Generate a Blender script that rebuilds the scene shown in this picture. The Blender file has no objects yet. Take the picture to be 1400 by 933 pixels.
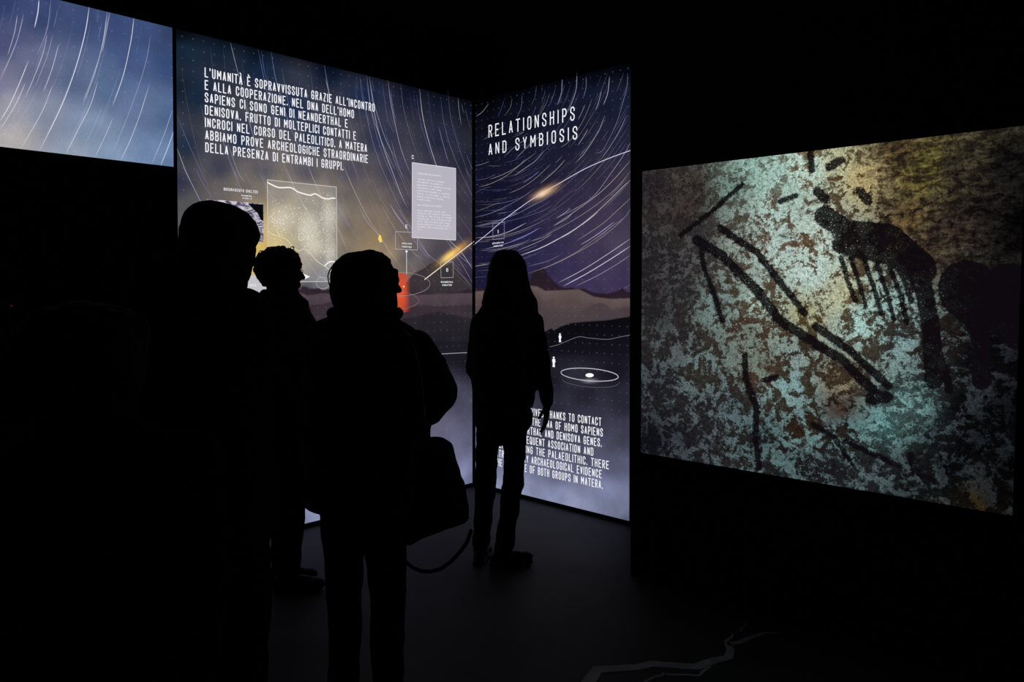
import bpy, bmesh, math, random
import numpy as np
from mathutils import Vector, Matrix, noise

# ------------------------------------------------------------------ camera, world, exposure
SC = bpy.context.scene
COL = SC.collection
F = 1051.0                      # focal length in pixels of the 1400x933 frame
EYE = 1.53
PITCH = math.radians(1.25)
HY = 423.0                      # row of the optical axis
cam_d = bpy.data.cameras.new('camera')
cam = bpy.data.objects.new('camera', cam_d); COL.objects.link(cam)
cam.location = (0, 0, EYE)
cam.rotation_euler = (math.pi/2 - PITCH, 0, 0)
cam_d.sensor_width = 36.0
cam_d.lens = F/1400*36
cam_d.shift_y = -(466.5-HY)/1400
cam_d.clip_start = 0.05
SC.camera = cam
SC.view_settings.view_transform = 'Standard'
SC.view_settings.look = 'None'
SC.view_settings.exposure = 0.0
SC.view_settings.gamma = 1.0
SC.view_settings.use_curve_mapping = False
w = bpy.data.worlds.new('world'); SC.world = w; w.use_nodes = True
w.node_tree.nodes['Background'].inputs[0].default_value = (0, 0, 0, 1)
w.node_tree.nodes['Background'].inputs[1].default_value = 0.0
SC.cycles.transparent_max_bounces = 24

# ------------------------------------------------------------------ geometry of the place
FLOOR = -0.03
CEIL = 3.55
Cn = np.array([-0.306, 6.161])                        # the inner corner where the two tall light boxes meet
dA = np.array([1010., 1051.]); dA /= np.linalg.norm(dA)   # along the left wall, going away
dB = np.array([1093., -1051.]); dB /= np.linalg.norm(dB)  # along the right wall, coming nearer

def ray(px, py):
    x = (px-700)/F; y = (HY-py)/F
    return np.array([x, math.cos(PITCH)+y*math.sin(PITCH), -math.sin(PITCH)+y*math.cos(PITCH)])

def q(px, py, Y):
    """world point at depth Y seen at pixel"""
    d = ray(px, py); s = Y/d[1]
    return Vector((d[0]*s, Y, EYE+d[2]*s))

def qf(px, py, z=FLOOR):
    d = ray(px, py); s = (z-EYE)/d[2]
    return Vector((d[0]*s, d[1]*s, z))

def topix(P):
    """vectorised world -> pixel, P (n,3)"""
    X = P[:, 0]; Y = P[:, 1]; Z = P[:, 2]-EYE
    c, s = math.cos(PITCH), math.sin(PITCH)
    fw = Y*c - Z*s; up = Y*s + Z*c
    return np.c_[700+F*X/fw, HY-F*up/fw]

class Plane:
    def __init__(s, origin, d, n):
        s.o = np.array(origin, float); s.d = np.array(d, float); s.n = np.array(n, float)
    def uz(s, px, py):
        r = ray(px, py)
        M = np.array([[s.d[0], -r[0]], [s.d[1], -r[1]]])
        t = np.linalg.solve(M, -s.o)
        return (t[0], EYE+r[2]*t[1])
    def w(s, u, z, off=0.0):
        p = s.o + s.d*u + s.n*off
        return Vector((p[0], p[1], z))

PA = Plane(Cn, dA, dB)            # left wall print plane, u negative towards the camera
PB = Plane(Cn, dB, -dA)           # right light box
S0 = q(863.5, 400, 4.2)
PS = Plane((S0.x, S0.y), dB, -dA)  # projection wall, nearer than the light box

# ------------------------------------------------------------------ helpers
def lin(c):
    c = np.asarray(c, float)/255.0
    return np.where(c <= 0.04045, c/12.92, ((c+0.055)/1.055)**2.4)

MATS = {}
def mat(name):
    m = bpy.data.materials.new(name); m.use_nodes = True
    nt = m.node_tree; nt.nodes.clear()
    out = nt.nodes.new('ShaderNodeOutputMaterial')
    MATS[name] = m
    return m, nt, out

def N(nt, typ, **kw):
    n = nt.nodes.new(typ)
    for k, v in kw.items(): setattr(n, k, v)
    return n

def surf(name, col, rough=0.8, col2=None, scale=8.0, bump=0.0, bscale=60.0, spec=0.5, metallic=0.0, sheen=0.0):
    m, nt, out = mat(name)
    b = N(nt, 'ShaderNodeBsdfPrincipled')
    b.inputs['Roughness'].default_value = rough
    b.inputs['Specular IOR Level'].default_value = spec
    b.inputs['Metallic'].default_value = metallic
    tc = N(nt, 'ShaderNodeTexCoord')
    nz = N(nt, 'ShaderNodeTexNoise'); nz.inputs['Scale'].default_value = scale; nz.inputs['Detail'].default_value = 6
    nt.links.new(tc.outputs['Object'], nz.inputs['Vector'])
    cr = N(nt, 'ShaderNodeValToRGB')
    c2 = col2 if col2 else tuple(x*0.7 for x in col)
    cr.color_ramp.elements[0].position = 0.35; cr.color_ramp.elements[0].color = (*c2, 1)
    cr.color_ramp.elements[1].position = 0.65; cr.color_ramp.elements[1].color = (*col, 1)
    nt.links.new(nz.outputs['Fac'], cr.inputs['Fac'])
    nt.links.new(cr.outputs['Color'], b.inputs['Base Color'])
    if bump:
        n2 = N(nt, 'ShaderNodeTexNoise'); n2.inputs['Scale'].default_value = bscale; n2.inputs['Detail'].default_value = 4
        nt.links.new(tc.outputs['Object'], n2.inputs['Vector'])
        bp = N(nt, 'ShaderNodeBump'); bp.inputs['Strength'].default_value = bump; bp.inputs['Distance'].default_value = 0.004
        nt.links.new(n2.outputs['Fac'], bp.inputs['Height']); nt.links.new(bp.outputs['Normal'], b.inputs['Normal'])
    nt.links.new(b.outputs['BSDF'], out.inputs['Surface'])
    return m

def math_node(nt, op, a, b=None, c=None, clamp=False):
    n = N(nt, 'ShaderNodeMath', operation=op); n.use_clamp = clamp
    for i, v in enumerate((a, b, c)):
        if v is None: continue
        if isinstance(v, (int, float)): n.inputs[i].default_value = v
        else: nt.links.new(v, n.inputs[i])
    return n.outputs[0]

def sstep(nt, v, lo, hi, a=0.0, b=1.0):
    n = N(nt, 'ShaderNodeMapRange', interpolation_type='SMOOTHSTEP')
    nt.links.new(v, n.inputs['Value'])
    n.inputs['From Min'].default_value = lo; n.inputs['From Max'].default_value = hi
    n.inputs['To Min'].default_value = a; n.inputs['To Max'].default_value = b
    return n.outputs['Result']

def mixc(nt, fac, a, b, mode='MIX'):
    n = N(nt, 'ShaderNodeMix', data_type='RGBA', blend_type=mode)
    if isinstance(fac, (int, float)): n.inputs[0].default_value = fac
    else: nt.links.new(fac, n.inputs[0])
    for i, v in ((6, a), (7, b)):
        if isinstance(v, tuple): n.inputs[i].default_value = (*v, 1)
        else: nt.links.new(v, n.inputs[i])
    return n.outputs[2]

def emis(nt, out, col, strength=1.0):
    e = N(nt, 'ShaderNodeEmission'); e.inputs['Strength'].default_value = strength
    if isinstance(col, tuple): e.inputs['Color'].default_value = (*col, 1)
    else: nt.links.new(col, e.inputs['Color'])
    nt.links.new(e.outputs[0], out.inputs['Surface'])
    return e

def link(name, me, m, parent=None):
    me.name = name
    o = bpy.data.objects.new(name, me); COL.objects.link(o)
    if m: me.materials.append(m)
    if parent is not None: o.parent = parent; o.matrix_parent_inverse = parent.matrix_basis.inverted()
    return o

def from_bm(name, bm, m, parent=None, smooth=False):
    me = bpy.data.meshes.new(name); bm.to_mesh(me); bm.free()
    if smooth: me.polygons.foreach_set('use_smooth', [True]*len(me.polygons))
    return link(name, me, m, parent)

def thing(name, label, cat, loc, group=None):
    o = bpy.data.objects.new(name, None); COL.objects.link(o)
    o.location = loc; o.empty_display_size = 0.1
    o['label'] = label; o['category'] = cat
    if group: o['group'] = group
    return o

def struct(o):
    o['kind'] = 'structure'; return o

def prism(bm, pts, z0, z1):
    a = [bm.verts.new((p[0], p[1], z0)) for p in pts]
    b = [bm.verts.new((p[0], p[1], z1)) for p in pts]
    n = len(pts)
    bm.faces.new(a[::-1]); bm.faces.new(b)
    for i in range(n): bm.faces.new((a[i], a[(i+1) % n], b[(i+1) % n], b[i]))

def slab(bm, pl, u0, u1, z0, z1, o0, o1):
    """box lying against a wall plane between offsets o0..o1"""
    v = [pl.w(u, z, o) for o in (o0, o1) for (u, z) in ((u0, z0), (u1, z0), (u1, z1), (u0, z1))]
    vs = [bm.verts.new(x) for x in v]
    for f in ((0, 1, 2, 3), (7, 6, 5, 4), (0, 4, 5, 1), (1, 5, 6, 2), (2, 6, 7, 3), (3, 7, 4, 0)):
        bm.faces.new([vs[i] for i in f])

def grey(ctrl, k, gain=1.0):
    out = []
    for c in ctrl:
        m = sum(c[2])/3
        out.append((c[0], c[1], tuple((v*(1-k)+m*k)*gain for v in c[2]), *c[3:]))
    return out

def idw(ctrl, P, power=3.2, ncol=3):
    c = np.array([[*k[:2]] for k in ctrl], float)
    v = np.array([lin(k[2]) if ncol == 3 else np.r_[lin(k[2]), lin(k[3])] for k in ctrl])
    d = np.sqrt(((P[:, None, :]-c[None])**2).sum(2))+6.0
    wt = d**-power
    return (wt@v)/wt.sum(1, keepdims=True)

# ------------------------------------------------------------------ materials
M_WALL = surf('black_wall_paint', (0.006, 0.006, 0.0065), 0.95, spec=0.1, bump=0.2)
M_CEIL = surf('black_ceiling', (0.004, 0.004, 0.004), 0.95, spec=0.1)
M_FLOOR = surf('dark_floor', (0.046, 0.044, 0.043), 0.62, col2=(0.030, 0.029, 0.030), scale=2.5, bump=0.25, bscale=18, spec=0.25)
M_LINE = surf('worn_floor_paint', (0.42, 0.42, 0.44), 0.8, col2=(0.26, 0.26, 0.28), scale=9)
M_FRAME = surf('black_aluminium', (0.004, 0.004, 0.0045), 0.6, spec=0.2)
M_COATS = [surf('coat_fabric_black', (0.0035, 0.0035, 0.004), 0.95, bump=0.4, bscale=120, spec=0.05),
           surf('coat_fabric_charcoal', (0.005, 0.005, 0.0055), 0.95, bump=0.4, bscale=90, spec=0.05),
           surf('coat_fabric_navy', (0.0035, 0.004, 0.006), 0.95, bump=0.4, bscale=90, spec=0.05)]
M_TROUSER = surf('trouser_cloth', (0.004, 0.004, 0.005), 0.95, bump=0.3, bscale=150, spec=0.05)
M_SHOE = surf('shoe_leather', (0.004, 0.0037, 0.0035), 0.6, spec=0.15)
M_SKIN = surf('skin', (0.030, 0.018, 0.013), 0.75, col2=(0.024, 0.014, 0.010), scale=14, spec=0.1)
M_HAIR = surf('dark_hair', (0.005, 0.004, 0.0035), 0.8, col2=(0.003, 0.0025, 0.002), scale=40, bump=0.6, bscale=160, spec=0.1)
M_GREY = surf('grey_hair', (0.10, 0.10, 0.105), 0.85, col2=(0.05, 0.05, 0.055), scale=40, bump=0.6, bscale=160, spec=0.1)
M_EYE = surf('eye_white', (0.06, 0.06, 0.06), 0.5, spec=0.2)
M_BAG = surf('bag_nylon', (0.004, 0.004, 0.0045), 0.8, bump=0.4, bscale=70, spec=0.1)
M_STRAP = surf('bag_webbing', (0.006, 0.006, 0.007), 0.55, bump=0.3, bscale=200, spec=0.3)

def print_mat(name, dots=True, dotcol=(200, 205, 220)):
    """backlit printed fabric: printed colours come from the mesh, halftone grain and dot grid from nodes"""
    m, nt, out = mat(name)
    at = N(nt, 'ShaderNodeAttribute', attribute_name='ink'); uv = N(nt, 'ShaderNodeUVMap', uv_map='metres')
    nz = N(nt, 'ShaderNodeTexNoise'); nz.inputs['Scale'].default_value = 170; nz.inputs['Detail'].default_value = 2
    nt.links.new(uv.outputs[0], nz.inputs['Vector'])
    n2 = N(nt, 'ShaderNodeTexNoise'); n2.inputs['Scale'].default_value = 7; n2.inputs['Detail'].default_value = 5
    nt.links.new(uv.outputs[0], n2.inputs['Vector'])
    g = math_node(nt, 'ADD', sstep(nt, nz.outputs['Fac'], 0.3, 0.7, -0.08, 0.08), sstep(nt, n2.outputs['Fac'], 0.3, 0.7, 0.9, 1.1))
    vm = N(nt, 'ShaderNodeVectorMath', operation='SCALE')
    nt.links.new(at.outputs['Color'], vm.inputs[0]); nt.links.new(g, vm.inputs['Scale'])
    col = vm.outputs[0]
    if dots:
        sep = N(nt, 'ShaderNodeSeparateXYZ'); nt.links.new(uv.outputs[0], sep.inputs[0])
        D = 0.0635
        fx = math_node(nt, 'SUBTRACT', math_node(nt, 'FRACT', math_node(nt, 'DIVIDE', sep.outputs[0], D)), 0.5)
        fy = math_node(nt, 'SUBTRACT', math_node(nt, 'FRACT', math_node(nt, 'DIVIDE', sep.outputs[1], D)), 0.5)
        r = math_node(nt, 'SQRT', math_node(nt, 'ADD', math_node(nt, 'MULTIPLY', fx, fx), math_node(nt, 'MULTIPLY', fy, fy)))
        mk = math_node(nt, 'MULTIPLY', sstep(nt, r, 0.05, 0.10, 0.08, 0.0), sstep(nt, n2.outputs['Fac'], 0.35, 0.6, 0.2, 1.0))
        col = mixc(nt, mk, col, tuple(lin(dotcol)))
    emis(nt, out, col)
    return m
M_PRINT = print_mat('backlit_print')

def inkmat(name, alpha=True):
    m, nt, out = mat(name)
    at = N(nt, 'ShaderNodeAttribute', attribute_name='ink')
    e = emis(nt, out, at.outputs['Color'])
    if alpha:
        tr = N(nt, 'ShaderNodeBsdfTransparent'); mx = N(nt, 'ShaderNodeMixShader')
        nt.links.new(at.outputs['Alpha'], mx.inputs[0]); nt.links.new(tr.outputs[0], mx.inputs[1]); nt.links.new(e.outputs[0], mx.inputs[2])
        nt.links.new(mx.outputs[0], out.inputs['Surface'])
    m.cycles.emission_sampling = 'NONE'
    return m
M_INK = inkmat('translucent_print_ink')
def flat(name, rgb, k=1.0):
    m, nt, out = mat(name)
    emis(nt, out, tuple(lin(rgb)), k)
    m.cycles.emission_sampling = 'NONE'
    return m
M_WHITE = flat('white_backlit_lettering', (240, 242, 248))
M_SOFTWHITE = flat('soft_white_backlit_lettering', (226, 224, 232))
M_WALLTEXT, = (surf('grey_wall_vinyl', (0.075, 0.075, 0.078), 0.8, spec=0.1),)

# ------------------------------------------------------------------ setting
def build_setting():
    bm = bmesh.new()
    far = [(-6.5, -3), (7.5, -3), (7.5, 9), (-6.5, 9)]
    prism(bm, far, FLOOR-0.1, FLOOR)
    struct(from_bm('floor', bm, M_FLOOR))
    bm = bmesh.new(); prism(bm, far, CEIL, CEIL+0.1)
    struct(from_bm('ceiling', bm, M_CEIL))
    # left wall carries the light boxes
    bm = bmesh.new(); slab(bm, PA, -9.6, 0.3, FLOOR, CEIL, -0.32, -0.12)
    struct(from_bm('wall_left', bm, M_WALL))
    bm = bmesh.new(); slab(bm, PB, -0.12, 2.05, FLOOR, CEIL, -0.32, -0.12)
    struct(from_bm('wall_back', bm, M_WALL))
    # projection wall: a thick wall whose end hides the far corner
    bm = bmesh.new()
    o = np.array([S0.x, S0.y])
    prism(bm, [o, o+dB*8.0, o+dB*8.0+dA*0.85, o+dA*0.85], FLOOR, CEIL)
    wr = struct(from_bm('wall_right', bm, M_WALL))
    bm = bmesh.new(); prism(bm, [(-6.5, -2.6), (6.6, -2.6), (6.6, -2.4), (-6.5, -2.4)], FLOOR, CEIL)
    struct(from_bm('wall_front', bm, M_WALL))
    return wr

WALL_R = build_setting()
FLOOR_O = bpy.data.objects['floor']

# ------------------------------------------------------------------ printed ribbons
def spline(pts, n=6):
    pts = [np.array(p, float) for p in pts]
    if len(pts) < 3: return pts
    out = []
    for i in range(len(pts)-1):
        p0 = pts[i-1] if i else 2*pts[0]-pts[1]
        p3 = pts[i+2] if i+2 < len(pts) else 2*pts[-1]-pts[-2]
        for k in range(n):
            t = k/n
            out.append(0.5*((2*pts[i])+(-p0+pts[i+1])*t+(2*p0-5*pts[i]+4*pts[i+1]-p3)*t*t+(-p0+3*pts[i]-3*pts[i+1]+p3)*t**3))
    out.append(pts[-1]); return out

class Ribbons:
    def __init__(s, pl, off=0.002): s.pl = pl; s.off = off; s.v = []; s.f = []; s.c = []; s.cuts = []
    def add(s, pts, width, rgb, a=1.0, fade=0.0, closed=False, a_end=None):
        pts = [np.array(p, float) for p in pts]; n = len(pts)
        if n < 2: return
        base = len(s.v); s.cuts.append((len(s.v), len(s.f)))
        c = lin(rgb)
        for i, p in enumerate(pts):
            if closed: t0 = p-pts[i-1]; t1 = pts[(i+1) % n]-p
            else:
                t0 = p-pts[i-1] if i else pts[1]-p
                t1 = pts[i+1]-p if i < n-1 else p-pts[i-1]
            t0 = t0/(np.linalg.norm(t0)+1e-9); t1 = t1/(np.linalg.norm(t1)+1e-9)
            t = t0+t1; t /= (np.linalg.norm(t)+1e-9)
            k = 1/max(0.45, float(t@t1))
            nn = np.array([-t[1], t[0]])*width*0.5*k
            al = a
            if fade and not closed:
                s_ = i/(n-1)
                al = a*min(1, s_/fade+0.15, (1-s_)/fade+0.15)
            for sg in (1, -1):
                x = p+nn*sg
                s.v.append(s.pl.w(x[0], x[1], s.off)); s.c.append((*c, al))
        m = n if closed else n-1
        for i in range(m):
            j = (i+1) % n
            s.f.append((base+2*i, base+2*i+1, base+2*j+1, base+2*j))
    def poly(s, pts, rgb, a=1.0):
        base = len(s.v); c = lin(rgb); s.cuts.append((len(s.v), len(s.f)))
        for p in pts: s.v.append(s.pl.w(p[0], p[1], s.off)); s.c.append((*c, a))
        s.f.append(tuple(range(base, base+len(pts))))
    def split(s, name, m, parent):
        """every stroke its own part"""
        ends = s.cuts[1:]+[(len(s.v), len(s.f))]
        for (v0, f0), (v1, f1) in zip(s.cuts, ends):
            k = Ribbons(s.pl); k.v = s.v[v0:v1]; k.c = s.c[v0:v1]; k.f = [tuple(i-v0 for i in f) for f in s.f[f0:f1]]
            o = k.build(name, m, parent)
        return o
    def build(s, name, m, parent, stuff=False):
        me = bpy.data.meshes.new(name); me.from_pydata([tuple(x) for x in s.v], [], s.f); me.update()
        a = me.color_attributes.new('ink', 'FLOAT_COLOR', 'POINT')
        a.data.foreach_set('color', np.array(s.c, np.float32).ravel())
        o = link(name, me, m, parent)
        if stuff: o['kind'] = 'stuff'
        return o

# condensed capitals, every glyph a set of strokes in a unit box
GL = {
 'A': [[(0,0),(.5,1),(1,0)], [(.2,.3),(.8,.3)]],
 'B': [[(0,0),(0,1),(.65,1),(.95,.85),(.95,.65),(.7,.53),(0,.53)], [(.7,.53),(1,.4),(1,.15),(.7,0),(0,0)]],
 'C': [[(1,.72),(1,.87),(.72,1),(.28,1),(0,.87),(0,.13),(.28,0),(.72,0),(1,.13),(1,.28)]],
 'D': [[(0,0),(0,1),(.65,1),(1,.86),(1,.14),(.65,0),(0,0)]],
 'E': [[(1,0),(0,0),(0,1),(1,1)], [(0,.52),(.8,.52)]],
 'F': [[(0,0),(0,1),(1,1)], [(0,.5),(.8,.5)]],
 'G': [[(1,.74),(1,.87),(.72,1),(.28,1),(0,.87),(0,.13),(.28,0),(.72,0),(1,.13),(1,.48),(.5,.48)]],
 'H': [[(0,0),(0,1)], [(1,0),(1,1)], [(0,.52),(1,.52)]],
 'I': [[(.5,0),(.5,1)]],
 'J': [[(0,.25),(0,.13),(.28,0),(.72,0),(1,.13),(1,1)]], 'K': [[(0,0),(0,1)], [(1,1),(0,.45)], [(.3,.6),(1,0)]],
 'L': [[(0,1),(0,0),(1,0)]],
 'M': [[(0,0),(0,1),(.5,.35),(1,1),(1,0)]],
 'N': [[(0,0),(0,1),(1,0),(1,1)]],
 'O': [[(.28,0),(.72,0),(1,.13),(1,.87),(.72,1),(.28,1),(0,.87),(0,.13),(.28,0)]],
 'P': [[(0,0),(0,1),(.7,1),(1,.86),(1,.58),(.7,.44),(0,.44)]],
 'Q': [[(.28,0),(.72,0),(1,.13),(1,.87),(.72,1),(.28,1),(0,.87),(0,.13),(.28,0)], [(.6,.25),(1.05,-.06)]],
 'R': [[(0,0),(0,1),(.7,1),(1,.86),(1,.62),(.7,.5),(0,.5)], [(.55,.5),(1,0)]],
 'S': [[(1,.74),(1,.87),(.72,1),(.28,1),(0,.87),(0,.66),(1,.36),(1,.13),(.72,0),(.28,0),(0,.13),(0,.27)]],
 'T': [[(.5,0),(.5,1)], [(-.05,1),(1.05,1)]],
 'U': [[(0,1),(0,.13),(.28,0),(.72,0),(1,.13),(1,1)]],
 'V': [[(0,1),(.5,0),(1,1)]],
 'X': [[(0,0),(1,1)], [(0,1),(1,0)]],
 'Y': [[(0,1),(.5,.45),(1,1)], [(.5,.45),(.5,0)]],
 'Z': [[(0,1),(1,1),(0,0),(1,0)]],
 'W': [[(0,1),(.25,0),(.5,.7),(.75,0),(1,1)]],
 '.': [[(.3,.0),(.3,.09)]], ',': [[(.35,.08),(.15,-.12)]], "'": [[(.4,1.02),(.3,.82)]], '1': [[(.2,.8),(.5,1),(.5,0)]],
}
GL['À'] = GL['A']+[[(.25,1.28),(.6,1.12)]]; GL['È'] = GL['E']+[[(.3,1.28),(.65,1.14)]]
NARROW = {'I': .22, '.': .3, ',': .3, "'": .3, ' ': .62, 'M': 1.25, 'W': 1.35}

def line_text(rb, s, p0, p1, h, stroke=0.17, track=0.42, rgb=(255, 255, 255), each=None):
    """set a line between wall points p0 and p1 (baseline ends), cap height h in metres"""
    adv = []; tot = 0
    for i, ch in enumerate(s):
        wd = NARROW.get(ch, 1.0); adv.append((tot, wd)); tot += wd+(track if i < len(s)-1 else 0)
    p0 = np.array(p0, float); p1 = np.array(p1, float); d = (p1-p0)
    W = np.linalg.norm(d); ex = d/W; ey = np.array([0, 1.0]); k = W/tot
    th = h*stroke
    for ch, (x, wd) in zip(s, adv):
        if ch == ' ': continue
        if each: rb = Ribbons(each[0].pl, each[0].off)
        inset = min(th*0.5/k, wd*0.3)
        for st in GL[ch]:
            pts = []
            for a, b in st:
                xx = x+inset+a*(wd-2*inset) if ch not in 'I' else x+wd/2
                yy = th*0.5+b*(h-th)
                pts.append(p0+ex*xx*k+ey*yy)
            # extend the ends by half a stroke so corners read square
            for e in (0, -1):
                o = 1 if e == 0 else -2
                v = pts[e]-pts[o]; L = np.linalg.norm(v)
                if L > 1e-6 and ch not in "AVNMWXYZ": pts[e] = pts[e]+v/L*th*0.45
            part = [pts[0]]
            for a_, b_ in zip(pts[1:], pts[2:]+[None]):
                part.append(a_)
                if b_ is None: break
                v0 = a_-part[-2]; v1 = b_-a_
                if v0@v1 < -0.2*np.linalg.norm(v0)*np.linalg.norm(v1):
                    rb.add(part, th, rgb); part = [a_]
            rb.add(part, th, rgb)
        if each: rb.build('letter', each[1], each[2])

# ------------------------------------------------------------------ panels
def grid_panel(name, pl, u0, u1, z0, z1, ctrl, m, parent, step=0.012, extra=None, off=0.0, fine=None):
    nu = max(2, int(abs(u1-u0)/step)); zs = np.linspace(z0, z1, max(2, int((z1-z0)/step)))
    if fine:    # closer rows where the printed hills have crisp edges
        zs = np.r_[zs[zs < fine[0]], np.arange(fine[0], fine[1], .0045), zs[zs > fine[1]]]; nu = int(nu*1.6)
    nz = len(zs)
    U, Z = np.meshgrid(np.linspace(u0, u1, nu), zs)
    U = U.ravel(); Z = Z.ravel()
    P = np.c_[pl.o[0]+pl.d[0]*U+pl.n[0]*off, pl.o[1]+pl.d[1]*U+pl.n[1]*off, Z]
    px = topix(P)
    col = idw(ctrl, px)
    if extra is not None: col = extra(px, U, Z, col)
    i = np.arange(nu*nz).reshape(nz, nu)
    f = np.c_[i[:-1, :-1].ravel(), i[:-1, 1:].ravel(), i[1:, 1:].ravel(), i[1:, :-1].ravel()]
    me = bpy.data.meshes.new(name); me.from_pydata(P.tolist(), [], f.tolist())
    a = me.color_attributes.new('ink', 'FLOAT_COLOR', 'POINT')
    a.data.foreach_set('color', np.c_[np.clip(col, 0, 4), np.ones(len(U))].astype(np.float32).ravel())
    uvl = me.uv_layers.new(name='metres')
    li = np.empty(len(me.loops), np.int32); me.loops.foreach_get('vertex_index', li)
    uvl.data.foreach_set('uv', np.c_[U, Z][li].astype(np.float32).ravel())
    return link(name, me, m, parent), px

def glow(px, col, cx, cy, ax, ay, ang, rgb, k, p=1.0):
    a = math.radians(ang); dx = px[:, 0]-cx; dy = px[:, 1]-cy
    x = dx*math.cos(a)+dy*math.sin(a); y = -dx*math.sin(a)+dy*math.cos(a)
    g = np.exp(-((x/ax)**2+(y/ay)**2)**p)[:, None]*k
    return col*(1-g)+lin(rgb)*g

def hills(px, col, layers):
    """printed hill silhouettes: (outline as x,y pixel points, colour at top, colour at bottom, drop)"""
    for pts, c0, c1, drop in layers:
        c0, c1 = (tuple((v*.78+sum(c)/3*.22)*.90 for v in c) for c in (c0, c1))
        xs = [p[0] for p in pts]; ys = [p[1] for p in pts]
        yy = np.interp(px[:, 0], xs, ys)
        inside = np.clip((px[:, 1]-yy)/1.6+.5, 0, 1)*(px[:, 0] >= xs[0])*(px[:, 0] <= xs[-1])
        t = np.clip((px[:, 1]-yy)/drop, 0, 1)[:, None]
        c = lin(c0)*(1-t)+lin(c1)*t
        col = col*(1-inside[:, None])+c*inside[:, None]
    return col

def lightbox(name, label, pl, u0, u1, z0, z1, rim=0.009):
    c = pl.w((u0+u1)/2, z0, -0.05)
    t = thing(name, label, 'light box', c)
    bm = bmesh.new()
    slab(bm, pl, u0-rim, u1+rim, z0-rim, z1+rim, -0.115, -0.004)
    for a, b, cc, d in ((u0-rim, u0, z0-rim, z1+rim), (u1, u1+rim, z0-rim, z1+rim), (u0, u1, z0-rim, z0), (u0, u1, z1, z1+rim)):
        slab(bm, pl, a, b, cc, d, -0.004, 0.006)
    from_bm('frame', bm, M_FRAME, t)
    return t

TRAIL = [(150, 155, 200), (190, 190, 215), (170, 165, 195), (210, 205, 215), (130, 130, 200), (185, 170, 165)]
random.seed(7)

def conv(pl, pts, sc, ox, oy): return [pl.uz(ox+a/sc, oy+b/sc) for a, b in pts]
PXW = 0.0045

# ---- A: tall left light box
A_CTRL = [(245,45,(10,18,34)),(300,65,(18,32,60)),(250,70,(20,36,66)),(350,78,(14,24,50)),(360,95,(20,36,74)),(450,100,(14,24,56)),(500,130,(24,36,80)),(560,130,(18,22,52)),(600,140,(18,22,46)),(640,150,(14,16,34)),
 (270,130,(24,38,72)),(250,200,(34,42,74)),(244,120,(18,28,52)),(400,150,(26,42,86)),(330,190,(36,46,84)),(430,190,(36,46,86)),(520,190,(42,44,82)),(600,190,(36,36,70)),(640,220,(34,32,56)),
 (244,250,(46,50,72)),(300,230,(62,64,84)),(360,235,(86,82,96)),(420,235,(92,86,98)),(480,235,(76,72,88)),(540,230,(58,56,80)),(600,240,(46,44,68)),
 (245,330,(70,76,84)),(260,290,(84,84,88)),(300,262,(98,92,92)),(335,255,(112,102,98)),(355,262,(122,112,102)),(350,290,(158,140,104)),(356,330,(205,176,98)),(345,360,(196,162,92)),(362,350,(222,190,104)),
 (380,262,(134,122,108)),(395,290,(176,160,126)),(372,310,(196,176,128)),(372,335,(216,188,112)),(430,275,(146,134,116)),(420,310,(186,174,146)),(450,300,(150,142,132)),(430,340,(176,164,140)),(450,360,(134,130,128)),(400,370,(150,142,124)),(440,378,(112,114,120)),
 (475,265,(104,96,92)),(480,310,(122,108,94)),(475,340,(130,116,98)),(510,300,(122,106,92)),(530,345,(150,128,98)),(512,330,(152,130,98)),(545,370,(118,104,92)),(550,320,(112,98,92)),(560,350,(98,92,98)),(500,350,(150,128,96)),
 (560,280,(70,64,82)),(600,300,(74,68,84)),(640,280,(52,48,66)),(640,320,(60,54,68)),(600,350,(76,70,84)),(640,350,(56,48,72)),(645,380,(48,38,62)),
 (590,390,(72,64,70)),(420,392,(78,80,96)),(250,380,(60,62,68)),(245,430,(50,50,56)),
 (600,500,(38,36,52)),(570,500,(34,32,46)),(640,500,(34,32,46)),(620,540,(78,76,100)),(640,560,(86,84,110)),(600,590,(112,110,142)),(640,600,(106,106,140)),(612,620,(122,120,158)),(632,645,(150,154,204)),(645,655,(118,122,158)),(590,640,(120,120,160)),
 (500,660,(130,134,176)),(430,708,(156,164,210)),(417,716,(140,148,190)),(350,700,(130,134,170)),(300,600,(90,88,112)),(400,560,(60,58,80)),(250,600,(80,80,100)),(350,500,(36,34,50)),(450,520,(40,38,54)),(250,500,(40,38,52))]
A_CTRL = grey([c if c[1] < 500 else (c[0], c[1], tuple(v*.86 for v in c[2])) for c in A_CTRL], .13)
A_CTRL = [(x, y, (c[0]*.95, c[1]*1.08, c[2]*.93) if y < 225 else c) for x, y, c in A_CTRL]
A_HILLS = [
 ([(548,405),(556,385),(566,374),(578,368),(586,362),(596,357),(604,356),(612,360),(622,363),(630,372),(640,385),(648,392)], (66,58,64), (60,50,56), 60),
 ([(243,400),(330,398),(400,402),(408,396),(414,391),(421,393),(428,395),(436,394),(441,397),(446,396),(452,394),(460,393),(470,396),(600,402),(625,400),(640,395),(648,394)], (56,38,54), (52,40,50), 10),
 ([(243,412),(405,398),(412,401),(420,404),(430,403),(440,401),(452,402),(500,408),(560,404),(600,402),(648,401)], (92,72,84), (76,62,70), 26),
 ([(243,430),(420,418),(440,416),(456,412),(520,424),(560,420),(575,417),(600,419),(648,416)], (66,50,62), (62,50,60), 24),
 ([(243,450),(420,440),(540,437),(566,434),(580,430),(592,428),(600,426),(608,428),(625,432),(648,436)], (46,40,50), (38,34,46), 30),
 ([(243,470),(560,467),(648,467)], (30,28,40), (36,34,48), 30),
]
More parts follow.
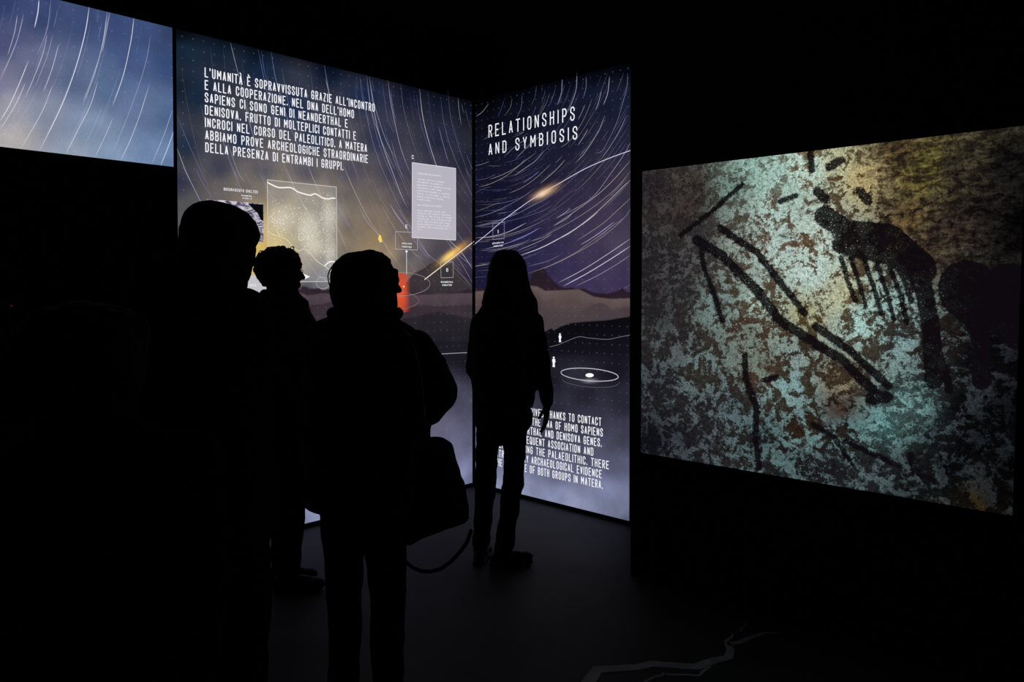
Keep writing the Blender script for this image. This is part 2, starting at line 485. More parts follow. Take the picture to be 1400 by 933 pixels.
def a_extra(px, U, Z, col):
    # photo of the rock shelter, the map panel and the text plaque are separate pieces; here only the printed ground
    low = px[:, 1] > 485
    base = idw([k for k in A_CTRL if k[1] >= 500], px)
    col = glow(px, col, 352, 345, 26, 40, 0, (226, 192, 104), 0.55)
    col = hills(px, col, A_HILLS)
    col = np.where(low[:, None], base*np.clip((px[:, 1:2]-470)/40, 0.6, 1), col)
    # glowing migration marks
    col = glow(px, col, 619, 347, 17, 4.3, -36, (255, 190, 70), 0.95, 0.9)
    col = glow(px, col, 612, 352, 10, 4.0, -36, (255, 225, 140), 0.7)
    # red sector
    dx = (px[:, 0]-545)/36; dy = (px[:, 1]-401)/27
    ins = (dx*dx+dy*dy < 1.0) & (px[:, 0] > 500)
    k = np.clip(1-(px[:, 0]-551)/11, 0, 1)
    k = (k*k*(3-2*k)*ins)[:, None]
    lum = np.clip(1.0-0.35*np.abs((px[:, 1:2]-400)/30), 0.5, 1)
    col = col*(1-k*0.92)+lin((224, 84, 48))*lum*k*0.92
    # vignette of the box towards its top edge
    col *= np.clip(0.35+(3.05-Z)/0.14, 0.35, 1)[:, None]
    return col

A_U0 = PA.uz(242.5, 300)[0]; A_U1 = -0.018
LA = lightbox('light_box', 'tall left light box with Italian text and star trails over a shelter map', PA, A_U0, A_U1, 0.0, 3.05)
grid_panel('printed_fabric', PA, A_U0, A_U1, 0.0, 3.05, A_CTRL, M_PRINT, LA, extra=a_extra, step=0.0115, fine=(1.15, 1.80))

rb = Ribbons(PA, 0.0015)
# traced trails, crop coordinates -> wall
c4 = (4.239, 430, 110)
for pts, wd, a in [([(425,0),(440,120),(470,270),(505,410),(560,550)], 1.6, .8), ([(320,0),(345,180),(385,350),(440,500),(500,660),(540,740)], 1.5, .75),
    ([(608,50),(625,200),(660,350),(705,490),(740,560)], 1.6, .8), ([(160,480),(230,640),(300,780),(378,900)], 1.3, .85),
    ([(270,0),(300,200),(350,400),(420,580),(500,750),(580,880)], 1.2, .5), ([(718,265),(745,370),(778,482)], 1.2, .8),
    ([(590,80),(612,230),(655,380),(690,490)], 1.0, .55), ([(440,55),(452,150),(473,243)], 1.2, .6), ([(443,345),(480,480),(525,595)], 1.2, .65), ([(420,340),(470,480),(540,590)], .9, .5),
    ([(730,100),(750,250),(800,420),(860,560),(922,690)], 1.0, .5), ([(772,60),(790,220),(840,400),(920,620)], 1.1, .5), ([(830,100),(838,180),(850,260)], 1.1, .6),
    ([(880,430),(900,480),(922,535)], 1.0, .6), ([(300,0),(330,190),(375,370),(450,560),(530,730)], 1.1, .5), ([(245,0),(250,60)], 1.0, .5),
    ([(435,715),(480,790),(545,870)], 1.2, .7), ([(330,560),(380,680),(450,790)], 1.0, .4), ([(500,20),(515,160),(560,330),(610,470)], .8, .35),
    ([(130,720),(170,790),(210,860)], .9, .45), ([(870,560),(900,640),(925,690)], .9, .5), ([(65,0),(80,60),(92,150)], 1.2, .6),
    ([(40,520),(100,660),(170,800),(230,900)], .9, .3), ([(655,60),(668,170),(690,290)], .8, .3), ([(560,560),(590,620),(600,700)], .8, .3)]:
    rb.add(spline(conv(PA, pts, *c4), 5), wd*PXW*.66, random.choice(TRAIL), a*.9, 0.25)
c5 = (5.182, 440, 280)
for pts, wd, a in [([(255,0),(320,120),(410,225),(470,320),(560,440)], 1.2, .65), ([(285,0),(345,160)], 1, .5), ([(420,0),(480,110),(560,230),(640,330),(730,400)], 1.2, .55),
    ([(480,0),(560,110),(650,250),(720,340),(765,390)], 1.6, .7), ([(520,0),(600,120),(700,270),(770,385)], 1.5, .7), ([(105,90),(160,120),(205,165)], 1, .5), ([(110,210),(200,345)], 1, .5),
    ([(845,180),(900,250),(990,340),(1075,470)], 1.5, .7), ([(870,240),(960,350),(1075,440)], 1.3, .7), ([(900,280),(990,420),(1070,560)], 1.1, .5), ([(945,180),(1010,270),(1075,330)], 1.1, .6), ([(950,60),(1000,120),(1070,220)], .9, .4),
    ([(640,330),(700,400),(760,480)], .8, .3), ([(930,440),(1000,510),(1060,580)], 1.3, .4), ([(660,240),(750,350),(850,430)], 1, .4)]:
    rb.add(spline(conv(PA, pts, *c5), 5), wd*PXW*.66, random.choice(TRAIL), a*.9, 0.2)
c2 = (4.242, 230, 30)
for pts, wd, a in [([(360,120),(380,200),(430,400),(480,620),(545,810)], 1.3, .5), ([(520,155),(545,280),(575,420),(640,640),(710,830),(740,932)], 1.3, .5), ([(595,170),(625,340),(690,560),(770,760),(830,880)], 1.4, .5),
    ([(658,270),(690,440),(740,640),(800,800),(850,932)], 1.3, .6), ([(905,250),(930,400),(970,560),(1040,740),(1110,932)], 1.4, .55), ([(50,545),(110,690),(190,870),(215,932)], 1.1, .45), ([(50,730),(90,840),(130,932)], 1.5, .7),
    ([(340,690),(400,860),(440,932)], 1.1, .45), ([(300,640),(350,790),(410,925)], 1.2, .5), ([(540,170),(560,300),(590,380)], 1.2, .4), ([(1090,300),(1105,400)], 1, .5), ([(1150,310),(1180,520),(1240,700),(1315,860)], 1.4, .6),
    ([(1165,320),(1195,480),(1260,680),(1315,790)], 1.3, .6), ([(870,640),(900,760),(960,900)], 1, .4), ([(1110,320),(1130,470),(1170,600)], 1, .45), ([(1240,350),(1270,550),(1310,650)], 1, .45), ([(700,430),(750,600),(800,700)], 1, .35)]:
    rb.add(spline(conv(PA, pts, *c2), 5), wd*PXW*0.6, random.choice(TRAIL), a*.95, 0.2)
c3 = (4.912, 230, 230)
for pts, wd, a in [([(105,0),(160,110),(228,248)], 1.5, .8), ([(185,0),(230,100),(300,200)], 1.1, .5), ([(430,0),(480,120),(500,160)], 1.1, .5), ([(500,0),(560,120),(600,190)], 1, .4), ([(610,20),(660,130),(730,260)], 1, .45),
    ([(790,0),(870,180),(960,340),(1010,440)], 1.3, .6), ([(940,0),(1020,170),(1110,340),(1210,570)], 1.5, .75), ([(1040,20),(1110,180),(1228,400)], 1, .5), ([(570,530),(610,600)], 1.4, .7), ([(880,540),(950,650),(1030,760)], 1.3, .6)]:
    rb.add(spline(conv(PA, pts, *c3), 5), wd*PXW*0.6, random.choice(TRAIL), a*.95, 0.15)
# faint arcs filling the field
for i in range(150):
    cx, cz = 0.85+random.uniform(-.1, .1), 3.2+random.uniform(-.05, .1)
    r = random.uniform(0.9, 3.2); a0 = random.uniform(math.radians(180), math.radians(238)); da = random.uniform(.05, .35)
    pts = [(cx+r*math.cos(a0+da*k/14), cz+r*math.sin(a0+da*k/14)) for k in range(15)]
    pts = [p for p in pts if A_U0+.02 < p[0] < -.03 and 1.55 < p[1] < 3.02]
    if len(pts) > 3: rb.add(pts, random.uniform(.4, .75)*PXW, (176, 172, 190) if pts[0][1] < 2.3 else random.choice(TRAIL), random.uniform(.06, .22), 0.3)
rb.build('star_trails', M_INK, LA, True)

def rect_px(rb, pl, p, wd, rgb, a=1.0):
    rb.add([pl.uz(*x) for x in p], wd, rgb, a, closed=True)

# the survey map with its border, contour line and light dots
def build_map():
    me_off = 0.003
    quad = [(365, 246), (459.5, 256), (460.5, 385), (366.5, 386)]
    r = Ribbons(PA, me_off)
    r.poly([PA.uz(*p) for p in quad], (205, 205, 205), 0.16)
    m = r.build('printed_map', M_INK, LA)
    r = Ribbons(PA, 0.004)
    rect_px(r, PA, quad, 1.0*PXW, (215, 210, 200), .8)
    c = (5.827, 355, 240)
    r.add(spline(conv(PA, [(58,55),(90,72),(150,97),(245,98),(300,130),(350,147),(405,158),(430,147),(460,155),(490,175),(540,188),(570,182),(600,182)], *c), 4), 1.9*PXW, (245, 242, 236))
    r.add(spline(conv(PA, [(65,440),(100,470),(170,490),(220,520),(300,600),(350,585),(400,620),(450,680),(510,720),(550,750),(590,800)], *c), 4), 1.1*PXW, (235, 225, 190), .7)
    r.add(spline(conv(PA, [(515,722),(545,695),(580,686),(602,692)], *c), 4), 1.7*PXW, (245, 245, 245))
    r.add([PA.uz(441+9*math.cos(t*.4), 387+8*math.sin(t*.4)) for t in range(16)], .8*PXW, (190, 190, 200), .6, closed=True)
    r.add([PA.uz(411.5+4*math.cos(t*.4), 324+5*math.sin(t*.4)) for t in range(16)], .9*PXW, (240, 235, 215), .6, closed=True)
    r.add(spline(conv(PA, [(470,800),(560,860),(640,920)], *c), 4), .9*PXW, (200, 200, 205), .6)
    # white arrow by the man's nose
    r.poly([PA.uz(*p) for p in ((414, 383), (423.5, 378.5), (414.5, 374.5), (417, 379))], (245, 245, 245))
    r.poly([PA.uz(*p) for p in ((518, 321), (520.5, 322.5), (522, 331), (519, 332), (516.5, 327))], (250, 214, 100))
    r.split('map_line', M_INK, m)
    # scatter of dwellings / finds
    r = Ribbons(PA, 0.005)
    rnd = random.Random(4)
    for cx, cy, sx, sy, n, al in ((385, 300, 12, 13, 150, .75), (420, 310, 11, 14, 150, .7), (447, 292, 7, 18, 110, .7), (450, 345, 7, 14, 100, .7), (425, 330, 12, 10, 90, .6), (375, 305, 8, 18, 60, .5), (415, 290, 28, 28, 90, .45)):
        for i in range(n):
            x = rnd.gauss(cx, sx); y = rnd.gauss(cy, sy)
            if not (367 < x < 459 and 262 < y < 380): continue
            u, z = PA.uz(x, y); s = rnd.choice([.0018, .0024, .003, .0042])
            r.poly([(u-s, z), (u, z-s), (u+s, z), (u, z+s)], (255, 252, 240), al*rnd.uniform(.5, 1))
    o = r.build('map_dots', M_INK, m, True)
    # hazy pale areas on the map
    r = Ribbons(PA, 0.0025)
    for cx, cy, ax, ay in ((386, 300, 15, 17), (421, 312, 13, 20), (449, 295, 9, 26), (451, 345, 8, 20), (428, 335, 12, 14)):
        for k in range(9):
            f = 1-k/9
            r.poly([PA.uz(min(459, max(366, cx+ax*f*1.3*math.cos(t*.35)*(1+.15*math.sin(3*t)))), cy+ay*f*1.3*math.sin(t*.35)) for t in range(18)], (236, 230, 212), .055)
            r.off += 0.00004
    r.build('pale_area', M_INK, m, True)
build_map()

# photograph of the rock shelter (flat print)
def photo_mat():
    m, nt, out = mat('shelter_photo_print')
    uv = N(nt, 'ShaderNodeTexCoord')
    mp = N(nt, 'ShaderNodeMapping'); mp.inputs['Rotation'].default_value = (0, 0.6, 0.5); mp.inputs['Scale'].default_value = (1, 1, 2.2)
    nt.links.new(uv.outputs['Object'], mp.inputs[0])
    n1 = N(nt, 'ShaderNodeTexNoise'); n1.inputs['Scale'].default_value = 22; n1.inputs['Detail'].default_value = 8; n1.inputs['Roughness'].default_value = .75
    n1.inputs['Distortion'].default_value = 1.2
    nt.links.new(mp.outputs[0], n1.inputs['Vector'])
    cr = N(nt, 'ShaderNodeValToRGB')
    e = cr.color_ramp.elements
    e[0].position = .38; e[0].color = (*lin((22, 20, 32)), 1)
    e[1].position = .62; e[1].color = (*lin((226, 220, 232)), 1)
    x = cr.color_ramp.elements.new(.48); x.color = (*lin((110, 104, 126)), 1)
    nt.links.new(n1.outputs['Fac'], cr.inputs[0])
    emis(nt, out, cr.outputs[0]); m.cycles.emission_sampling = 'NONE'
    return m
bm = bmesh.new(); slab(bm, PA, PA.uz(282, 270)[0], PA.uz(360, 300)[0], PA.uz(360, 331)[1], PA.uz(360, 279)[1], 0.001, 0.003)
ph = from_bm('shelter_photo', bm, photo_mat(), LA); ph['label'] = 'small photograph of pale rock printed on the light box'
r = Ribbons(PA, 0.0035)
r.poly([PA.uz(*p) for p in ((339, 278.5), (345, 285), (352, 292), (356, 301), (359.8, 302), (359.6, 279.8))], (12, 12, 14))
r.build('dark_sky_corner', M_INK, ph)

# translucent text plaque
r = Ribbons(PA, 0.003)
PL = [(563, 222.5), (622.5, 230.5), (622.5, 328.5), (563, 325)]
r.poly([PA.uz(*p) for p in PL], (204, 201, 214), .76)
plaque = r.build('text_plaque', M_INK, LA); plaque['label'] = 'pale translucent plaque with small white text'
r = Ribbons(PA, 0.0045)
rect_px(r, PA, PL, 1.0*PXW, (232, 228, 240), .8)
body = ["L'EMIGRAZIONE DEI NEANDERTAL", "", "100.000 ANNI FA IN EUROPA", "NEANDERTAL IN EUROPA E", "DENISOVA IN SIBERIA HANNO", "INCONTRATO ALTRE FORME", "CONTAMINANDOSI A VICENDA", "PRIMA DI INIZIARE IL NUOVO",
        "POPOLAMENTO E NUOVE", "MIGRAZIONI", "", "THE SAPIENS EXPANSION", "", "INTO ANOTHER PLACE AND", "AROUND THE WORLD THE MAN", "MOVED IN THE PLACE OF OTHER", "HOMININS. THE ENCOUNTER", "WITH THE HUMANS HAS MADE",
        "SOME REMAIN IN OUR MINDS", "UNDER THE SURFACE OF IT", "ALL"]
ends = [603, 0, 607, 604, 616, 603, 615, 614, 605, 588, 0, 603, 0, 608, 615, 617, 616, 614, 614, 616, 576]
for i, (s, e) in enumerate(zip(body, ends)):
    if not s: continue
    s = s.replace('0', 'O')
    y0 = 238.0+i*3.95 if i < 11 else 240.5+i*3.72
    sl = (e-570)*(0.125 if i < 10 else .07)
    line_text(r, s, PA.uz(570, y0), PA.uz(e, y0+sl), .0112, .21, .5)
r.build('lettering', M_SOFTWHITE, plaque, True)

# main Italian lettering
lines = [("L'UMANITÀ È SOPRAVVISSUTA GRAZIE ALL'INCONTRO", 511.7, 153.0), ("E ALLA COOPERAZIONE. NEL DNA DELL'HOMO", 483.4, 162.0), ("SAPIENS CI SONO GENI DI NEANDERTHAL E", 474.8, 174.6),
         ("DENISOVA. FRUTTO DI MOLTEPLICI CONTATTI E", 486.0, 191.4), ("INCROCI NEL CORSO DEL PALEOLITICO. A MATERA", 501.2, 208.3), ("ABBIAMO PROVE ARCHEOLOGICHE STRAORDINARIE", 502.5, 223.2), ("DELLA PRESENZA DI ENTRAMBI I GRUPPI.", 468.8, 233.4)]
r = Ribbons(PA, 0.005)
ul, zt = PA.uz(279.3, 105.6); ulb, zb = PA.uz(280.2, 208.0)
for i, (s, xe, ye) in enumerate(lines):
    z = zt+(zb-zt)*i/6
    ue, ze = PA.uz(xe, ye)
    line_text(r, s, (ul, z), (ue, z*.6+ze*.4 if abs(z-ze) < .05 else z), .0575, .112, .42)
# small captions
line_text(r, "BOCURASCIUTO SHELTER", PA.uz(305.4, 260.6), PA.uz(351.8, 264.8), .0175, .13, .45)
line_text(r, "NEANDERTHAL", PA.uz(329.8, 268.4), PA.uz(344, 269.6), .008, .22, .42)
line_text(r, "MATERA, IT", PA.uz(331, 272), PA.uz(344, 273), .008, .22, .42)
line_text(r, "C", PA.uz(562.4, 217.4), PA.uz(565.2, 217.6), .028, .13)
line_text(r, "E", PA.uz(553.7, 312.3), PA.uz(556.6, 312.4), .026, .14)
line_text(r, "NEOLITHIC", PA.uz(549, 334), PA.uz(562.5, 334.8), .0115, .2)
line_text(r, "MIGRATION", PA.uz(549, 338.5), PA.uz(562.2, 339.2), .0115, .2)
line_text(r, "B", PA.uz(609.6, 371.6), PA.uz(612.2, 371.6), .026, .14)
line_text(r, "NEANDERTHAL", PA.uz(602.2, 387), PA.uz(618.8, 387), .013, .2)
line_text(r, "MIGRATION", PA.uz(604, 391.2), PA.uz(617, 391.0), .013, .2)
r.build('lettering', M_WHITE, LA, True)

# pale label card between the two men's heads
r = Ribbons(PA, 0.003)
r.poly([PA.uz(*p) for p in ((283, 376), (364, 376.5), (364, 405), (283, 404.5))], (196, 196, 206), .9)
card = r.build('label_card', M_INK, LA)
r = Ribbons(PA, 0.0045)
line_text(r, "PLEISTOCENE PERIODO", PA.uz(290, 391), PA.uz(350, 391.5), .0125, .2)
line_text(r, "NEANDERTHAL", PA.uz(300, 400.5), PA.uz(352, 401), .0125, .2)
r.build('lettering', M_WHITE, card, True)

# diagram lines
r = Ribbons(PA, 0.0035)
rect_px(r, PA, [(540.3, 316.8), (570.4, 318.2), (570.4, 342), (540.3, 340.8)], .9*PXW, (190, 182, 188), .8)
rect_px(r, PA, [(602, 357.5), (619.2, 358.5), (619.3, 379.6), (602.6, 380)], .9*PXW, (180, 172, 178), .8)
r.add([PA.uz(555.4, 344), PA.uz(555.5, 375)], 1.0*PXW, (225, 220, 220))
r.poly([PA.uz(555.4+1.5*math.cos(t), 344+1.6*math.sin(t)) for t in (0, .8, 1.6, 2.4, 3.2, 4, 4.8, 5.6)], (255, 255, 255))
r.add([PA.uz(580, 382.5), PA.uz(648, 330)], 1.5*PXW, (240, 228, 205))
r.add([PA.uz(545+42.5*math.cos(t*.16), 389+16*math.sin(t*.16-.05)) for t in range(-10, 15)], .9*PXW, (160, 150, 150), .7)
r.add([PA.uz(530+42*math.cos(t*.16), 411+13.5*math.sin(t*.16)) for t in range(-9, 12)], .9*PXW, (150, 120, 115), .6)
r.add([PA.uz(599, 484.3), PA.uz(634, 482.5), PA.uz(647, 482)], 1.1*PXW, (170, 168, 176), .8)
r.split('diagram_line', M_INK, LA)
r = Ribbons(PA, 0.0045)
r.poly([PA.uz(551.5+1.4*math.cos(t), 392+1.4*math.sin(t)) for t in (0, .8, 1.6, 2.4, 3.2, 4, 4.8, 5.6)], (255, 190, 120))
r.build('marker_dot', M_INK, LA)

# ---- upper far-left light box
L_U1 = PA.uz(236.3, 130)[0]
L_U0 = L_U1-2.35
zbL = PA.uz(236.3, 228.3)[1]
L_CTRL = [(0,4,(46,62,122)),(60,20,(50,68,124)),(110,30,(54,74,130)),(160,35,(50,72,130)),(200,42,(54,78,138)),(226,40,(46,66,116)),(234,90,(44,72,128)),(50,100,(100,108,150)),(0,60,(70,78,132)),(0,110,(118,118,154)),
 (100,110,(86,104,152)),(60,150,(128,138,166)),(10,150,(160,160,176)),(20,190,(184,178,178)),(0,200,(176,168,168)),(120,180,(124,148,186)),(150,120,(80,108,158)),(200,150,(94,118,168)),(180,80,(62,88,148)),(210,212,(106,140,190)),(100,205,(146,162,188)),(150,210,(126,154,194)),(234,224,(88,122,172)),(234,160,(70,102,156)),
 (-150,-50,(40,56,110)),(-200,120,(130,130,150)),(-500,0,(50,60,110)),(-900,-100,(46,60,112)),(-900,200,(150,150,160)),(-500,160,(160,156,160))]
L_CTRL = grey(L_CTRL, .24, .97)
LL = lightbox('light_box', 'short pale blue light box with star trails high on the far left', PA, L_U0, L_U1, zbL, 3.05)
grid_panel('printed_fabric', PA, L_U0, L_U1, zbL, 3.05, L_CTRL, M_PRINT, LL, step=0.02)
rb = Ribbons(PA, 0.0015)
c1 = (3.888, 0, 0)
for pts, wd, a in [([(475,30),(455,160),(420,300),(375,440),(310,600),(205,810)], 2.0, .95), ([(207,0),(200,70),(183,148)], 2.1, .95), ([(570,55),(545,230),(500,400),(440,560)], 1.4, .6), ([(585,60),(560,190),(543,280)], 1.4, .55),
   ([(577,60),(540,260),(480,440),(440,540)], 1.2, .5), ([(523,45),(515,120)], 1.6, .6), ([(712,90),(695,220),(655,400),(597,565)], 1.8, .85), ([(520,430),(480,560),(420,680),(347,825)], 1.5, .75), ([(792,455),(740,620),(690,750),(640,855)], 1.5, .7),
   ([(152,320),(100,450),(50,560),(0,645)], 1.7, .85), ([(135,440),(80,560),(0,690)], 1.4, .7), ([(250,185),(220,310),(135,520)], 1.4, .6), ([(280,185),(250,300),(185,465)], 1.1, .4), ([(312,235),(275,370),(230,490)], 1.5, .65),
   ([(278,455),(220,600),(110,790)], 1.4, .7), ([(92,80),(75,180),(40,295)], 1.3, .6), ([(125,75),(85,230),(0,430)], 1.3, .5), ([(598,630),(560,720),(503,840)], 1.3, .65), ([(660,735),(615,850)], 1.2, .5), ([(800,190),(770,350),(700,560),(600,810)], 1.1, .4),
   ([(915,590),(870,720),(805,875)], 1.3, .55), ([(922,700),(890,790),(852,882)], 1.8, .85), ([(750,140),(725,290)], 1.1, .35), ([(420,640),(340,820)], 1.1, .4), ([(845,700),(780,860)], 1.0, .3), ([(270,0),(250,150),(200,290)], 1.1, .35), ([(0,150),(25,30)], 1.2, .4)]:
    rb.add(spline(conv(PA, pts, *c1), 5), wd*PXW*0.46, (226, 228, 242), a*.85, 0.15)
for i in range(110):
    cx, cz = -4.9+random.uniform(-.3, .1), 3.35
    r_ = random.uniform(0.4, 2.7); a0 = random.uniform(math.radians(-75), math.radians(-6)); da = random.uniform(.05, .3)
    pts = [(cx+r_*math.cos(a0+da*k/12), cz+r_*math.sin(a0+da*k/12)) for k in range(13)]
    pts = [p for p in pts if L_U0+.02 < p[0] < L_U1-.02 and zbL+.02 < p[1] < 3.02]
    if len(pts) > 3: rb.add(pts, random.uniform(.4, .7)*PXW*.8, (205, 212, 236), random.uniform(.08, .3), 0.3)
rb.build('star_trails', M_INK, LL, True)

# ---- B: tall right light box
B_CTRL = [(655,140,(5,6,14)),(660,165,(8,9,24)),(700,130,(8,12,30)),(700,160,(11,15,36)),(760,105,(9,14,36)),(760,130,(14,20,52)),(820,95,(10,16,42)),(820,130,(18,24,58)),(858,92,(8,12,28)),(850,130,(20,26,58)),
 (660,210,(14,16,42)),(720,210,(18,20,52)),(780,190,(22,24,58)),(840,190,(34,32,66)),(750,230,(28,26,62)),(820,230,(46,38,74)),(850,250,(56,46,80)),(680,260,(17,16,50)),(655,300,(14,14,42)),(700,300,(24,21,66)),(770,290,(46,36,80)),
 (820,300,(64,50,92)),(850,330,(74,60,100)),(800,330,(62,48,94)),(760,350,(50,40,92)),(720,340,(36,29,82)),(670,350,(24,20,64)),(830,370,(62,48,100)),(850,395,(62,46,98)),(780,390,(60,46,102)),(730,380,(44,34,88)),(655,385,(26,22,66))]
B_CTRL = grey(B_CTRL, .2, .95)
B_CTRL = [(x, y, (c[0], c[1]*1.05, c[2]*.92)) for x, y, c in B_CTRL]
B_HILLS = [
 ([(648,396),(655,395),(690,394),(722,390),(727,378),(732,370),(738,366),(744,367),(748,375),(755,383),(765,392),(772,394),(782,393),(790,396),(797,394),(805,398),(815,401),(830,402),(845,398),(851,394),(856,399),(866,401)], (46,28,44), (48,32,44), 20),
 ([(648,399),(660,398),(724,391),(735,392),(745,398),(770,397),(792,396),(800,400),(812,406),(835,409),(866,408)], (112,92,88), (90,72,72), 22),
 ([(648,412),(700,404),(722,392),(735,402),(745,412),(760,415),(780,416),(803,414),(812,415),(820,421),(840,420),(866,417)], (98,78,80), (78,64,68), 20),
 ([(648,424),(720,424),(770,426),(785,427),(800,424),(806,418),(820,414),(828,416),(836,423),(866,420)], (84,68,72), (80,68,74), 20),
 ([(648,470),(720,470),(748,452),(754,449),(757,452),(766,447),(780,442),(800,440),(830,438),(848,435),(866,432)], (13,11,20), (15,13,24), 20),
 ([(648,500),(720,485),(752,474),(765,471),(790,461),(805,462),(830,464),(845,461),(866,457)], (17,15,28), (24,22,36), 40),
]
B_LOW = [(660,520,(24,22,36)),(750,520,(26,24,38)),(840,510,(22,20,34)),(800,540,(36,33,50)),(850,550,(38,36,54)),(760,560,(42,40,60)),(800,580,(54,52,76)),(850,600,(62,62,88)),(740,600,(66,64,92)),(690,600,(76,76,110)),(800,620,(76,78,108)),(840,640,(88,92,126)),(760,650,(100,104,142)),(690,640,(116,120,160)),
 (830,672,(124,132,178)),(760,680,(136,144,190)),(850,700,(116,124,162)),(700,668,(150,158,204)),(672,664,(140,148,190)),(655,650,(118,122,160)),(855,712,(92,98,130)),(780,692,(146,154,198))]
B_LOW = grey(B_LOW, .25, .95)
def b_extra(px, U, Z, col):
    col = hills(px, col, B_HILLS)
    base = idw(B_LOW, px)
    k = np.clip((px[:, 1:2]-482)/25, 0, 1)
    col = np.where(px[:, 1:2] > 470, col*(1-k)+base*k, col)
    col = glow(px, col, 746, 262, 15, 4.6, -27, (215, 160, 100), 0.85, .9)
    col = glow(px, col, 742, 265, 10, 3.4, -27, (255, 226, 180), 0.8)
    col = glow(px, col, 806.5, 521, 8, 2.2, 0, (190, 190, 200), 0.6)
    col *= np.clip(0.25+(3.05-Z)/0.2, 0.25, 1)[:, None]  # backlight falling off towards the top edge, put into the print colour
    return col
B_U1 = PB.uz(862, 400)[0]
LB = lightbox('light_box', 'tall right light box titled relationships and symbiosis with indigo sky and hills', PB, 0.018, B_U1, 0.0, 3.05)
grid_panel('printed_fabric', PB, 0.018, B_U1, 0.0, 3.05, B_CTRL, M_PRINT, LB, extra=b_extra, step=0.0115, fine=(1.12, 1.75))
rb = Ribbons(PB, 0.0015)
c8 = (4.0565, 640, 100)
for pts, wd, a in [([(885,0),(880,80),(840,230),(800,330),(745,430),(700,445)], 1.2, .5), ([(523,30),(518,110),(497,178)], 1.7, .9), ([(604,0),(600,90),(570,180),(530,250)], 1.3, .7), ([(655,20),(655,80),(640,135)], 1.3, .6),
   ([(740,100),(725,160),(708,205)], 1.4, .7), ([(785,20),(775,110),(750,178)], 1.4, .75), ([(300,120),(295,190),(270,250)], 1.1, .5), ([(410,65),(410,105)], 1.1, .5), ([(245,140),(235,190),(205,235)], 1, .4), ([(200,150),(185,200),(165,240)], 1, .4),
   ([(115,170),(80,215),(45,240)], 1.1, .6), ([(650,175),(630,220),(610,260)], 1.1, .5), ([(690,140),(640,260),(570,370),(515,412)], 1.2, .5), ([(665,310),(640,355),(610,400)], 1.5, .8), ([(760,235),(720,330),(650,440),(600,495)], 1.3, .7),
   ([(880,235),(840,320),(790,405),(738,478)], 1.4, .8), ([(905,380),(860,460),(790,560),(700,680),(600,750),(490,805)], 1.4, .7), ([(905,480),(800,600),(700,690),(560,790),(470,850)], 1.6, .75), ([(905,540),(820,640),(700,740),(560,830),(430,900)], 1.3, .6),
   ([(905,590),(850,640),(780,710),(680,800),(560,890),(470,933)], 1.9, .95), ([(570,750),(530,780),(490,805)], 1.4, .7), ([(905,690),(820,770),(740,840),(600,933)], 1.3, .65), ([(810,825),(740,880),(660,933)], 1.4, .75), ([(905,745),(870,800),(800,850),(700,933)], 1.1, .5),
   ([(540,480),(480,545),(398,615)], 1.5, .8), ([(395,545),(350,580),(305,610)], 1.6, .8), ([(458,505),(380,580),(300,635),(225,668)], 1.2, .6), ([(425,430),(370,490),(320,525),(255,570)], 1.3, .55), ([(320,475),(280,515),(200,560),(120,590)], 1.1, .5),
   ([(60,633),(130,612),(220,565),(300,500),(380,440)], 1.3, .6), ([(40,515),(80,505),(120,490)], 1.2, .55), ([(40,540),(95,522)], 1, .45), ([(150,490),(185,475)], 1.1, .5), ([(40,595),(100,585),(160,560)], 1, .35), ([(40,665),(90,640),(130,630)], .9, .3),
   ([(40,800),(120,780),(200,745),(300,690),(370,640)], 1.3, .55), ([(40,850),(140,825),(250,790),(350,740),(440,690),(520,610)], 1.3, .6), ([(40,915),(150,905),(240,875),(325,830)], 1.5, .8), ([(40,770),(120,740),(180,715)], 1, .4),
   ([(240,933),(320,900),(400,858)], 1.6, .75), ([(110,840),(250,815),(400,770),(475,730)], 1.0, .4), ([(350,933),(420,910),(470,880)], 1.1, .5), ([(550,580),(575,545)], 1.2, .5), ([(450,770),(520,700),(600,640)], .8, .3), ([(85,370),(150,330),(200,290)], 1.1, .5),
   ([(50,305),(100,275)], 1, .4), ([(205,460),(270,400),(320,370)], 1.2, .5), ([(265,475),(340,400),(400,350)], 1.2, .5), ([(375,180),(360,230),(330,280)], 1, .4), ([(380,70),(372,130),(350,180)], .9, .35)]:
    rb.add(spline(conv(PB, pts, *c8), 5), wd*PXW*.68, random.choice(TRAIL), a*.8, 0.15)
c7 = (4.442, 640, 290)
for pts, wd, a in [([(40,90),(160,65),(260,20),(300,0)], 1.3, .55), ([(75,160),(220,130),(355,65)], 1.5, .75), ([(90,230),(220,195),(330,155),(440,95)], 1.6, .85), ([(300,235),(430,180),(510,135)], 1.3, .7), ([(315,265),(450,215),(600,135),(700,70),(790,0)], 2.0, 1),
   ([(120,245),(230,220),(330,190)], 1.0, .4), ([(40,330),(90,322),(120,318)], 1.5, .75), ([(40,398),(105,392)], 1.4, .7), ([(520,85),(600,40),(640,0)], 1.3, .6), ([(535,40),(590,0)], 1.3, .6), ([(365,330),(480,300),(560,262)], 1.1, .45), ([(360,375),(500,325),(640,255),(720,200),(830,120),(900,60)], 1.3, .5),
   ([(685,200),(780,140),(885,62)], 1.4, .7), ([(460,345),(600,280),(760,190),(880,100),(975,10)], 1.2, .6), ([(550,430),(700,350),(850,255),(990,160)], 1.5, .75), ([(580,450),(720,375),(860,290),(990,205)], 1.8, .95), ([(655,450),(780,390),(900,320),(990,260)], 1.1, .5),
   ([(945,465),(990,440)], 1.4, .8), ([(230,230),(300,205),(380,165)], 1.2, .5), ([(590,330),(720,270)], .9, .35)]:
    rb.add(spline(conv(PB, pts, *c7), 5), wd*PXW*.68, random.choice(TRAIL), a*.88, 0.15)
